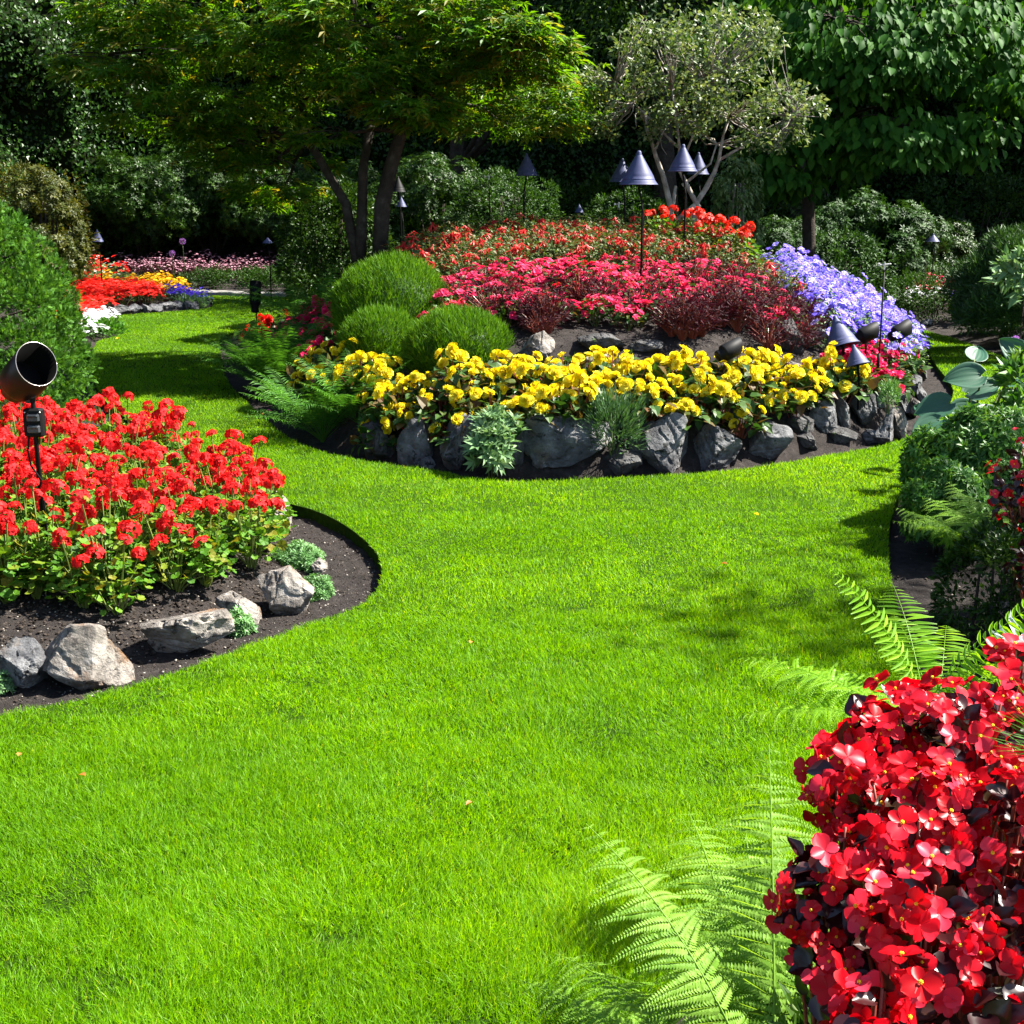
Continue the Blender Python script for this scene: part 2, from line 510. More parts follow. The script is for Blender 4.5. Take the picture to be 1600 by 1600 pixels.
M['metal_blue'] = noisemat('slate_blue_metal', [(.3, (.028, .034, .085)), (.7, (.05, .058, .13))], 18, 6, .55, .15, 90, .25, dist=.003)
M['metal_black'] = noisemat('black_metal', [(.3, (.002, .002, .0024)), (.7, (.005, .005, .006))], 12, 5, .6, .1, 80, .15, dist=.002)
M['metal_bronze'] = noisemat('bronze_black_metal', [(.3, (.007, .004, .0035)), (.7, (.018, .008, .006))], 9, 6, .4, .1, 80, .35, dist=.002)
M['metal_rim'] = noisemat('bare_metal_rim', [(.3, (.35, .32, .30)), (.7, (.6, .57, .54))], 20, 5, .3, .1, 80, .5, metal=.9, dist=.001)
M['plastic'] = noisemat('grey_plastic', [(.3, (.03, .033, .04)), (.7, (.06, .065, .075))], 9, 4, .3, .05, 60, .5, dist=.001)
M['brass'] = noisemat('sprinkler_metal', [(.3, (.4, .4, .38)), (.7, (.6, .6, .58))], 9, 4, .35, .05, 60, .5, metal=.7, dist=.001)
M['glass'] = noisemat('lamp_glass', [(.3, (.3, .3, .3)), (.7, (.45, .45, .45))], 9, 2, .1, 0, spec=.6)

g = lambda *c: c
M['cypress'] = leafmat('cypress_spray', [(0.0198, 0.0675, 0.0072), (0.0405, 0.126, 0.0126), (0.072, 0.189, 0.0198), (0.117, 0.261, 0.0315)], .6, .35, spec=.15)
M['globe'] = leafmat('globe_needles', [(.02, .07, .002), (.04, .12, .003), (.07, .17, .004), (.10, .21, .008)], .55, .35, spec=.15)
M['yew'] = leafmat('yew_needles', [(0.0096, 0.032, 0.0064), (0.0208, 0.0608, 0.0096), (0.0384, 0.096, 0.0144)], .55, .2, spec=0.2)  # yew colour, also put on some right-hand shrubs in place of shade
M['box'] = leafmat('box_leaves', [(0.012, 0.04, 0.0048), (0.024, 0.068, 0.008), (0.04, 0.096, 0.0112)], .5, .25, spec=0.2)
M['rhodo'] = leafmat('rhododendron_leaves', [(0.0062, 0.0233, 0.0021), (0.0124, 0.0389, 0.0031), (0.0233, 0.0596, 0.0052), (0.0363, 0.0778, 0.0083)], .42, .25, spec=0.18)
M['rhodo_yel'] = leafmat('yellowing_leaves', [(0.0191, 0.0319, 0.0051), (0.0382, 0.0542, 0.0076), (0.0638, 0.0701, 0.0127), (0.0829, 0.0892, 0.0127)], .45, .3, spec=0.2)
M['ivy'] = leafmat('ivy_leaves', [(0.0051, 0.0224, 0.0026), (0.0115, 0.0382, 0.0045), (0.0224, 0.0638, 0.0076), (0.0446, 0.102, 0.016)], .4, .25, spec=0.2)
M['maple'] = leafmat('maple_leaves', [(0.0153, 0.0638, 0.0026), (0.0298, 0.102, 0.0034), (0.051, 0.153, 0.0043), (0.0765, 0.1785, 0.0068), (0.153, 0.136, 0.017)], .45, .45, (2.1, 1.8, .4), .2,
                     patch=(.8, (.11, .11, .02), .15))
M['samara'] = leafmat('maple_seed_wings', [(.20, .05, .03), (.30, .10, .04)], .5, .3, (1.4, 1, .8), .3)
M['silver'] = leafmat('grey_green_leaves', [(.035, .065, .018), (.06, .10, .028), (.10, .14, .05), (.17, .20, .10)], .42, .3, (1.4, 1.4, .6), .18)
M['heart'] = leafmat('drooping_leaves', [(0.0122, 0.051, 0.0054), (0.0204, 0.0782, 0.0082), (0.034, 0.1088, 0.0109), (0.051, 0.136, 0.0136)], .55, .35, (1.8, 1.6, .4), .07)
M['varieg'] = leafmat('pale_edged_leaves', [(.04, .09, .02), (.07, .14, .03), (.16, .22, .08)], .45, .3, spec=.35)
M['fern_dark'] = leafmat('dark_fern', [(0.0204, 0.0867, 0.0102), (0.0459, 0.1479, 0.0143), (0.0816, 0.2142, 0.0204)], .55, .35, spec=.18)
M['fern_lime'] = leafmat('lime_fern', [(.10, .24, .008), (.15, .31, .010), (.21, .38, .015)], .5, .5, (1.8, 1.6, .5), .3)
M['fern_mid'] = leafmat('green_fern', [(.08, .19, .012), (.14, .27, .03), (.19, .33, .05)], .55, .4, (1.7, 1.5, .4), .12)
M['peony'] = leafmat('peony_leaves', [(.018, .07, .008), (.035, .115, .013), (.06, .16, .02), (.10, .20, .03)], .45, .32, spec=.25)
M['hosta'] = None
M['gleaf'] = leafmat('geranium_leaves', [(.025, .08, .005), (.045, .13, .008), (.08, .19, .012), (.11, .21, .015), (.16, .13, .012)], .55, .35, spec=.18)
M['gstem'] = leafmat('geranium_stems', [(.10, .15, .02), (.16, .20, .04)], .5, .15)
M['gred'] = leafmat('coral_red_petals', [(.46, .004, .004), (.62, .012, .012), (.72, .04, .042)], .6, .3, (1.15, .9, .8), .12, objvar=.10)
M['ored'] = leafmat('orange_red_petals', [(.62, .012, .003), (.78, .03, .004)], .55, .3, (1.1, 1, 1), .3)
M['bleaf'] = leafmat('begonia_leaves', [(.012, .04, .006), (.022, .065, .009), (.04, .085, .013), (.10, .04, .015)], .45, .25, spec=.22)
M['yellow'] = leafmat('yellow_petals', [(.70, .52, .006), (.79, .65, .012), (.84, .75, .09)], .6, .35, (1.08, 1.08, .8), .12, objvar=.08)
M['pink'] = leafmat('hot_pink_petals', [(.42, .004, .045), (.62, .015, .10), (.72, .09, .20), (.66, .012, .03)], .6, .3, (1.1, .9, 1), .12, objvar=.15)
M['magenta'] = leafmat('magenta_petals', [(.60, .008, .08), (.75, .015, .12), (.78, .06, .2)], .5, .3, (1.1, .9, 1), .3, objvar=.12)
M['bronze'] = leafmat('bronze_foliage', [(.010, .002, .004), (.022, .003, .007), (.045, .005, .012)], .6, .25, (1.6, 1, 1), .12)
M['fuleaf'] = leafmat('fuchsia_leaves', [(.025, .055, .012), (.045, .085, .02), (.07, .11, .03), (.11, .06, .025)], .5, .25, spec=.2)
M['fured'] = leafmat('fuchsia_tubes', [(.42, .010, .012), (.55, .02, .022), (.62, .05, .035)], .45, .3, (1.1, 1, 1), .35)
M['petleaf'] = leafmat('petunia_leaves', [(.04, .10, .02), (.07, .15, .035), (.12, .20, .06)], .5, .3)
M['violet'] = leafmat('violet_petals', [(.10, .06, .52), (.17, .11, .64), (.26, .20, .72), (.42, .37, .78)], .55, .35, (1, 1, 1.05), .25, objvar=.15)
M['blue'] = leafmat('deep_blue_petals', [(.05, .02, .45), (.09, .04, .6)], .5, .3, (1, 1, 1), .25)
M['white'] = leafmat('white_petals', [(.68, .68, .72), (.82, .82, .84)], .55, .3, (1, 1, 1), .25)
M['palepink'] = leafmat('pale_pink_petals', [(.42, .16, .24), (.62, .36, .42)], .55, .3, (1, 1, 1), .25)
M['golden'] = leafmat('golden_petals', [(.78, .42, .005), (.85, .52, .01)], .55, .3, (1, 1, 1), .25)
M['scarlet'] = leafmat('scarlet_petals', [(.65, .008, .004), (.82, .02, .008)], .5, .3, (1.1, 1, 1), .3)
M['sage'] = leafmat('sage_rosettes', [(.07, .15, .05), (.11, .21, .08), (.18, .28, .13)], .6, .25, (1.2, 1.2, .7), .25)
M['rosemary'] = leafmat('rosemary_needles', [(.02, .06, .02), (.04, .10, .035), (.07, .15, .05)], .5, .2)
M['sedum'] = leafmat('sedum_leaves', [(.05, .14, .03), (.08, .20, .05), (.14, .28, .09)], .5, .25)
M['wleaf'] = leafmat('wax_begonia_leaves', [(.010, .003, .004), (.022, .004, .006), (.035, .008, .008), (.014, .018, .006)], .28, .15, (1.6, .7, .7), .4)
M['wred'] = leafmat('wax_begonia_petals', [(.34, .001, .005), (.50, .002, .009), (.66, .035, .07)], .38, .36, (1.25, .9, .9), .2, objvar=.1)
M['stamen'] = leafmat('yellow_stamens', [(.85, .42, .01), (.9, .6, .02)], .6, .1, (1, 1, 1), .2)
M['stem'] = leafmat('plant_stems', [(.05, .09, .02), (.09, .12, .03)], .5, .1)
M['redstem'] = leafmat('red_stems', [(.15, .03, .02), (.22, .05, .03)], .4, .15)
M['dryleaf'] = leafmat('dry_leaf', [(.30, .10, .02), (.45, .16, .03)], .6, .3)
M['pinkpetal'] = leafmat('fallen_pink_petal', [(.8, .1, .3), (.85, .2, .4)], .5, .3)
M['silverleaf'] = leafmat('silver_leaf', [(.30, .36, .34), (.42, .48, .46)], .6, .2, (1, 1, 1), .2)
M['inner_black'] = noisemat('matt_black_inside', [(.3, (.0015, .0015, .0015)), (.7, (.003, .003, .003))], 9, 2, .9, 0, spec=.05)  # barrel inside coloured blacker so it stays dark in sunlight
# ------------------------------------------------------------------ ground, lawn, path, quarry wall
M['hosta'] = leafmat('hosta_leaves', [(.020, .070, .040), (.028, .09, .05), (.04, .115, .06)], .38, .2, (1.3, 1.5, .5), .4)

def build_ground():
    xs = np.concatenate([np.arange(-60, -16, 4), np.arange(-16, -5, .16), np.arange(-5, 5.6, .05), np.arange(5.6, 16, .16), np.arange(16, 61, 4)])
    ys = np.concatenate([np.arange(-40, -5, 5), np.arange(-5, 1, .25), np.arange(1, 15, .05), np.arange(15, 34, .12), np.arange(34, 90, 6)])
    X, Y = np.meshgrid(xs, ys)
    Z = terrain(X, Y)
    nx, ny = len(xs), len(ys)
    V = np.stack([X, Y, Z], -1).reshape(-1, 3)
    i = np.arange(nx - 1)[None, :] + np.arange(ny - 1)[:, None] * nx
    i = i.ravel()
    Fq = np.stack([i, i + 1, i + nx + 1, i + nx], 1)
    me = bpy.data.meshes.new('ground')
    me.vertices.add(len(V)); me.vertices.foreach_set('co', V.astype(np.float32).ravel())
    me.loops.add(Fq.size); me.loops.foreach_set('vertex_index', Fq.astype(np.int32).ravel())
    me.polygons.add(len(Fq)); me.polygons.foreach_set('loop_start', (np.arange(len(Fq)) * 4).astype(np.int32))
    me.polygons.foreach_set('use_smooth', np.ones(len(Fq), bool))
    me.materials.append(M['soil']); me.update(calc_edges=True)
    tag(obj('ground', me), kind='structure')

def lawn_z(X, Y):
    return .003 * vnoise(X, Y, .5, 5)
def build_lawn():
    outer = [(-15.9, -5), (15.9, -5), (15.9, 26), (-15.9, 26)]
    pts = [Vector(p) for p in outer]
    edges = [(i, (i + 1) % 4) for i in range(4)]
    for P in BEDS:
        b = len(pts); n = len(P)
        pts += [Vector((float(x), float(y))) for x, y in P]
        edges += [(b + i, b + (i + 1) % n) for i in range(n)]
    gx, gy = np.meshgrid(np.arange(-15, 15.5, .5), np.arange(-4.5, 25.5, .5))
    for x, y in zip(gx.ravel(), gy.ravel()): pts.append(Vector((float(x), float(y))))
    v, e, f, *_ = delaunay_2d_cdt(pts, edges, [], 0, 1e-5)
    V = np.array([(p[0], p[1]) for p in v])
    C = np.array([V[list(t)].mean(0) for t in f])
    keep = np.ones(len(f), bool)
    for P in BEDS: keep &= ~inside(P, C[:, 0], C[:, 1])
    f = [tuple(t) for t, k in zip(f, keep) if k]
    # boundary edges get a cut face going down to the soil
    cnt = {}
    for t in f:
        for a_, b_ in zip(t, t[1:] + t[:1]): cnt.setdefault((min(a_, b_), max(a_, b_)), []).append((a_, b_))
    n = len(V)
    top = np.column_stack([V, lawn_z(V[:, 0], V[:, 1]) - .006])
    bot = np.column_stack([V, np.full(n, -.12)])
    faces = list(f)
    for k, l in cnt.items():
        if len(l) == 1:
            a_, b_ = l[0]
            faces.append((b_, a_, a_ + n, b_ + n))
    me = bpy.data.meshes.new('lawn')
    me.from_pydata(np.concatenate([top, bot]).tolist(), [], faces)
    me.materials.append(M['lawn']); me.update()
    tag(obj('lawn', me), kind='structure')

def is_lawn(X, Y, m=0.0):
    k = np.ones(X.shape, bool)
    for P in BEDS: k &= ~inside(P, X, Y)
    return k

def build_grass():
    mb = MB()
    zones = [(.9, 1.6, 22000), (1.6, 3.0, 52000), (3.0, 4.2, 40000), (4.2, 5.6, 26000), (5.6, 7.5, 14000), (7.5, 10, 8500), (10, 14, 4200), (14, 19, 2600), (19, 25, 1700)]
    for (y0, y1, dens) in zones:
        xw = y1 * .40 + (1.7 if y1 < 12 else .9)
        A = (y1 - y0) * 2 * xw
        n = int(A * dens)
        X = rng.uniform(-xw, xw, n); Y = rng.uniform(y0, y1, n)
        k = is_lawn(X, Y); X = X[k]; Y = Y[k]; n = len(X)
        ym = (y0 + y1) / 2
        n1 = vnoise(X, Y, 5.5, 11); n2 = vnoise(X, Y, 10, 12); n3 = vnoise(X, Y, 1.3, 13)
        lump = .5 + .5 * np.clip(.75 * n1 + .65 * n2 + .3 * n3, -1, 1)
        # tufts that are missing here and there leave darker hollows
        near = np.clip((7 - Y) / 4, 0, 1)
        keep = rng.random(n) < (1 - near * .6 * sst(.24, .06, lump))
        X = X[keep]; Y = Y[keep]; lump = lump[keep]; n1 = n1[keep]; n2 = n2[keep]; near = near[keep]; n = len(X)
        hgt = (.016 + .018 * near) * (0.55 + 1.05 * lump) * rng.uniform(.6, 1.35, n)
        hgt += .004 * (Y > 7)
        wd = (.0011 + .00038 * Y) * rng.uniform(.7, 1.3, n)
        ang = rng.uniform(0, 2 * math.pi, n)
        lean = rng.uniform(.10, 1.0, n)
        lx = np.cos(ang) * lean + .3 * vnoise(X, Y, 3.0, 14) + .45 * vnoise(X, Y, 9.0, 44); ly = np.sin(ang) * lean + .3 * vnoise(X, Y, 3.0, 15) + .45 * vnoise(X, Y, 9.0, 45)
        Yd = np.stack([lx, ly, np.ones(n)], 1)
        Zn = np.stack([rng.normal(size=n), rng.normal(size=n), rng.uniform(.0, .3, n)], 1)
        pos = np.stack([X, Y, lawn_z(X, Y) - .006], 1)
        sc = np.stack([wd, hgt, hgt], 1)
        a_ = np.clip(rng.random(n) * .7 + .15 * lump + .22 * vnoise(X, Y, .8, 19), 0, 1)
        dead = rng.random(n) < .03
        a_ = np.where(dead, 1.0, a_ * .85)
        T = t_blade(1.0, .30) if y1 < 8 else ([(-.5, 0, 0), (.5, 0, 0), (0, 1, -.2)], [(0, 1, 2)])
        mb.scat(T, pos, Yd, Zn, sc, a_)
    o = obj('grass', mb.mesh('grass', M['grass']))
    tag(o, 'short mown bright green lawn grass between the flower beds', 'grass', kind='stuff')

def build_clods():
    mb = MB()
    ico = ([(.1, .1, .62), (.9, 0, .2), (.28, .85, .1), (-.72, .5, .3), (-.7, -.55, .1), (.3, -.8, .25), (0, 0, -.6)],
           [(0, 1, 2), (0, 2, 3), (0, 3, 4), (0, 4, 5), (0, 5, 1), (6, 2, 1), (6, 3, 2), (6, 4, 3), (6, 5, 4), (6, 1, 5)])
    for P, (xa, xb, ya, yb), n in ((BED_L, (-3.6, -.4, 4, 8.5), 60000), (BED_I, (-3.5, 4.6, 8.3, 13), 16000), (BED_R, (0, 2.8, 1.4, 8), 12000)):
        X = rng.uniform(xa, xb, n); Y = rng.uniform(ya, yb, n)
        k = inside(P, X, Y); X = X[k]; Y = Y[k]
        e = sdist(P, X, Y)
        n = len(X)
        big = sst(.15, .6, e)
        s_ = np.minimum(rng.gamma(1.4, .0028, n) * (.5 + big * 1.0) + .0012, .011)
        pos = np.stack([X, Y, terrain(X, Y) + s_ * .2], 1)
        a_ = np.where(rng.random(n) < .10, 1.0, rng.random(n) * .6)
        s_ = np.where(a_ > .9, np.minimum(s_, .006), s_)
        mb.scat(ico, pos, rng.normal(size=(n, 3)) * [1, 1, .25], np.tile([0, 0, 1.], (n, 1)) + rng.normal(size=(n, 3)) * .3, s_, a_)
    tag(obj('soil_crumbs', mb.mesh('soil_crumbs', M['clod'])), 'loose dark crumbs of soil and small pale grit on the beds', 'soil', kind='stuff')

WALL = [(-15.5, 2), (-13, 10), (-12.2, 18), (-11.5, 24), (-9.5, 29.5), (-5, 31.5), (0, 32.5), (6, 32), (10.5, 29), (13, 22), (14.5, 14), (17, 4)]
def wall_pts(n):
    P = np.array(WALL, float)
    for _ in range(3):
        Q = [P[0]]
        for a_, b_ in zip(P[:-1], P[1:]): Q += [.75 * a_ + .25 * b_, .25 * a_ + .75 * b_]
        Q.append(P[-1]); P = np.array(Q)
    seg = np.linalg.norm(np.diff(P, axis=0), axis=1); s_ = np.concatenate([[0], np.cumsum(seg)])
    t = np.linspace(0, s_[-1], n)
    return np.stack([np.interp(t, s_, P[:, 0]), np.interp(t, s_, P[:, 1])], 1), s_[-1]
def wall_disp(s_, z):
    return .8 * vnoise(s_, z, .28, 21) + .45 * vnoise(s_, z, .8, 22) + .2 * vnoise(s_, z, 2.2, 23)
def wall_top(P):
    return np.where(P[:, 0] > 0, 5.5 + 13 * sst(22.6, 23.6, P[:, 1]), 14.0)  # height shaped for light: low right admits sun, high back right shades shrubs
def build_cliff():
    n, m = 260, 60
    P, Ltot = wall_pts(n)
    T = np.gradient(P, axis=0); T = unit(T); N = np.stack([T[:, 1], -T[:, 0]], 1)   # towards the garden
    V = []
    zs = np.linspace(-.5, 12, m)
    s_ = np.linspace(0, Ltot, n)
    for z in zs:
        zz = np.where(z > 0, z * wall_top(P) / 12, z)
        d = wall_disp(s_, zz) - .09 * zz
        q = P + N * d[:, None]
        V.append(np.column_stack([q, zz]))
    V.append(np.column_stack([P - N * 9, wall_top(P) + .3]))
    V = np.concatenate(V)
    fs = [(j * n + i, j * n + i + 1, (j + 1) * n + i + 1, (j + 1) * n + i) for j in range(m) for i in range(n - 1)]
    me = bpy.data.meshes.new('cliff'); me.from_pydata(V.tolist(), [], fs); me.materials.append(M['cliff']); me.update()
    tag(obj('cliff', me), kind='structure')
    # ivy over the whole face
    mb = MB()
    k = 270000
    u = rng.uniform(.10, .90, k); z = rng.uniform(.2, 10.5, k)
    P2, _ = wall_pts(4000); T2 = unit(np.gradient(P2, axis=0)); N2 = np.stack([T2[:, 1], -T2[:, 0]], 1)
    idx = (u * 3999).astype(int)
    sv = u * Ltot
    d = wall_disp(sv, z) - .09 * z + rng.gamma(2, .06, k) + .18 * np.clip(vnoise(sv, z, 1.6, 31), 0, 1)
    q = P2[idx] + N2[idx] * d[:, None]
    keep = (z < np.minimum(np.where(P2[idx][:, 0] < -5, 10.5, 8), wall_top(P2[idx]) - .2)) & (rng.random(k) < .75 + .25 * vnoise(sv, z, .9, 33))
    q = q[keep]; z = z[keep]; nn = np.column_stack([N2[idx][keep], np.full(keep.sum(), .55)])
    kk = len(q)
    mb.scat(t_far(.85, .12, .15), np.column_stack([q, z]), np.column_stack([rng.normal(size=(kk, 2)) * .7, rng.uniform(-1.2, .1, kk)]),
            nn + rng.normal(size=(kk, 3)) * .55, rng.uniform(.06, .13, kk))
    tag(obj('ivy', mb.mesh('ivy', M['ivy'])), 'dark glossy ivy covering the quarry wall behind the garden', 'ivy', kind='stuff')

def build_path():
    mb = MB()
    a_ = [(-16, 26.2), (-9, 25.6), (-6.6, 25.05)] + [G(310, 459), G(392, 461.5), G(470, 462.5)] + [(-1, 24.0)]
    P = np.array([p for p in a_], float)
    V = []
    for i, p in enumerate(P):
        t = P[min(i + 1, len(P) - 1)] - P[max(i - 1, 0)]; t /= np.linalg.norm(t); n_ = np.array([-t[1], t[0]])
        for (o_, z) in ((.0, -.1), (.0, .03), (.02, .045), (.34, .045), (.36, -.1)):
            V.append((*(p + n_ * o_), z))
    fs = [(i * 5 + j, (i + 1) * 5 + j, (i + 1) * 5 + j + 1, i * 5 + j + 1) for i in range(len(P) - 1) for j in range(4)]
    mb.raw(V, fs)
    tag(obj('path', mb.mesh('path', M['stone_path'])), kind='structure')
build_ground(); build_lawn(); build_path(); build_cliff(); build_grass(); build_clods()

# ------------------------------------------------------------------ trees
def bez(a_, b_, c_, n=8):
    a_, b_, c_ = map(np.array, (a_, b_, c_))
    t = np.linspace(0, 1, n)[:, None]
    return (1 - t) ** 2 * a_ + 2 * t * (1 - t) * b_ + t * t * c_
def limb(mb, pts, r0, r1, seg=8, wob=.03):
    P = np.array(pts, float)
    n = len(P)
    P[1:-1] += rng.normal(size=(n - 2, 3)) * wob
    r_ = np.linspace(r0, r1, n) * (1 + rng.normal(size=n) * .05)
    mb.tube(P, r_, seg)
def pad(c, rx, ry, rz, n, tilt=(0, 0)):
    """a flat layered spray of foliage; more leaves in sub clumps"""
    k = max(4, n // 45)
    cc = rng.normal(size=(k, 2)); cc /= np.maximum(1, np.linalg.norm(cc, axis=1))[:, None]
    idx = rng.integers(0, k, n)
    p2 = cc[idx] * .85 + rng.normal(size=(n, 2)) * .16
    z = rng.normal(size=n) * .33 - .25 * (p2 ** 2).sum(1) + rng.normal(size=k)[idx] * .25
    p = np.stack([p2[:, 0] * rx, p2[:, 1] * ry, z * rz + p2[:, 0] * tilt[0] * rx + p2[:, 1] * tilt[1] * ry], 1) + np.array(c)
    out = np.stack([p2[:, 0], p2[:, 1], np.full(n, -.25)], 1) + rng.normal(size=(n, 3)) * [.5, .5, .25]
    nr = np.stack([p2[:, 0] * .3, p2[:, 1] * .3, np.ones(n)], 1) + rng.normal(size=(n, 3)) * .35
    return p, out, nr

def maple():
    root = empty('maple_tree', (at(585, 352, 14.2)[0], 14.2, H(at(585, 352, 14.2)[0], 14.2)))
    b = Vector(root.location)
    tag(root, 'japanese maple with dark leaning trunks and wide layered crown behind the dome shrubs', 'maple tree')
    mb = MB()
    W = lambda px, py, Y: np.array(at(px, py, Y))
    base = np.array(b)
    forks = []
    t1 = [W(592, 362, 14.1) - [0, 0, .3], W(597, 320, 14.1), W(611, 260, 14.1), W(626, 208, 14.1), W(640, 150, 14.1), W(655, 90, 14.2), W(668, 20, 14.3), W(690, -60, 14.3)]
    limb(mb, t1, .09, .04, 10, .01)
    t2 = [W(562, 362, 14.2) - [0, 0, .3], W(565, 310, 14.2), W(568, 255, 14.3), W(582, 190, 14.4), W(580, 120, 14.6), W(560, 40, 14.8), W(540, -60, 15)]
    limb(mb, t2, .06, .03, 10, .01)
    t3 = [W(556, 362, 14.2) - [0, 0, .3], W(540, 320, 14.3), W(512, 270, 14.4), W(482, 220, 14.5), W(470, 150, 14.7), W(440, 80, 14.9), W(400, 0, 15)]
    limb(mb, t3, .055, .028, 10, .01)
    anchors = t1[3:] + t2[3:] + t3[3:]
    pads = []
    # (px, py, Y, rx, ry, rz, leaves)
    for q in ((760, 60, 13.6, .75, .9, .34, 1500), (830, 70, 13.4, .45, .6, .26, 900), (700, 20, 13.4, .6, .8, .3, 1100), (780, 110, 13.8, .6, .7, .26, 900),
              (645, 165, 13.3, .45, .5, .25, 600), (655, 190, 13.2, .22, .3, .15, 260), (500, 215, 13.5, .28, .35, .14, 260),
              (560, 110, 13.6, .7, .9, .35, 1300), (470, 60, 13.6, .9, 1, .4, 1500), (560, 30, 13.2, .8, .9, .35, 1400), (640, 95, 14.4, .8, 1, .4, 1300),
              (700, 160, 14.8, .7, .9, .35, 1000), (800, 190, 15.2, .8, .9, .3, 900), (850, 140, 15.4, .8, 1, .4, 1100),
              (370, 90, 13.8, .9, 1, .35, 1300), (280, 50, 13.9, .8, 1, .3, 1200), (230, 20, 13.6, .7, .8, .25, 900), (330, 150, 14.0, .8, .9, .3, 1100),
              (200, 110, 14.0, .7, .8, .22, 800), (130, 95, 13.9, .5, .5, .16, 450), (250, 190, 14.2, .7, .8, .25, 800), (400, 190, 14.4, .8, .9, .35, 1000),
              (420, 250, 14.6, .7, .8, .3, 700), (500, 150, 14.8, .9, 1, .4, 1100), (330, 230, 14.8, .7, .8, .25, 600), (500, -60, 14, 1.5, 1.5, .5, 1700),
              (700, -70, 14, 1.3, 1.5, .5, 1500), (330, -50, 14, 1.2, 1.3, .45, 1300), (600, -150, 14.4, 1.8, 1.6, .6, 1300), (440, 300, 15, .6, .7, .3, 500)):
        pads.append(q)
    cm = MB()
    for (px, py, Y, rx, ry, rz, n) in pads:
        c = W(px, py, Y)
        p, yd, zn = pad(c, rx, ry, rz * .6, int(n * (.50 if px < 620 else .72)), (.0, .0))
        cm.scat(t_star(), p, yd, zn, rng.uniform(.085, .15, len(p)) * (1 if py > -30 else 1.2))
        an = min(anchors, key=lambda q: np.linalg.norm((q - c) * [1, 1, 1.6]))
        mid = (an + c) / 2 + [0, 0, .12 * np.linalg.norm(an - c)]
        B = bez(an, mid, c + [0, 0, -.05], 7)
        limb(mb, B, .028, .010, 5, .02)
        for _ in range(5):
            e_ = c + rng.normal(size=3) * [rx * .6, ry * .6, rz * .3]
            s_ = B[rng.integers(3, 7)]
            limb(mb, bez(s_, (s_ + e_) / 2 + [0, 0, .05], e_, 4), .009, .003, 4, .01)
    tr = obj('trunk', mb.mesh('maple_trunk', M['bark'], True))
    cr = obj('crown', cm.mesh('maple_crown', M['maple']))
    for o in (tr, cr):
        o.parent = root; o.matrix_parent_inverse = Matrix.Translation(-b)

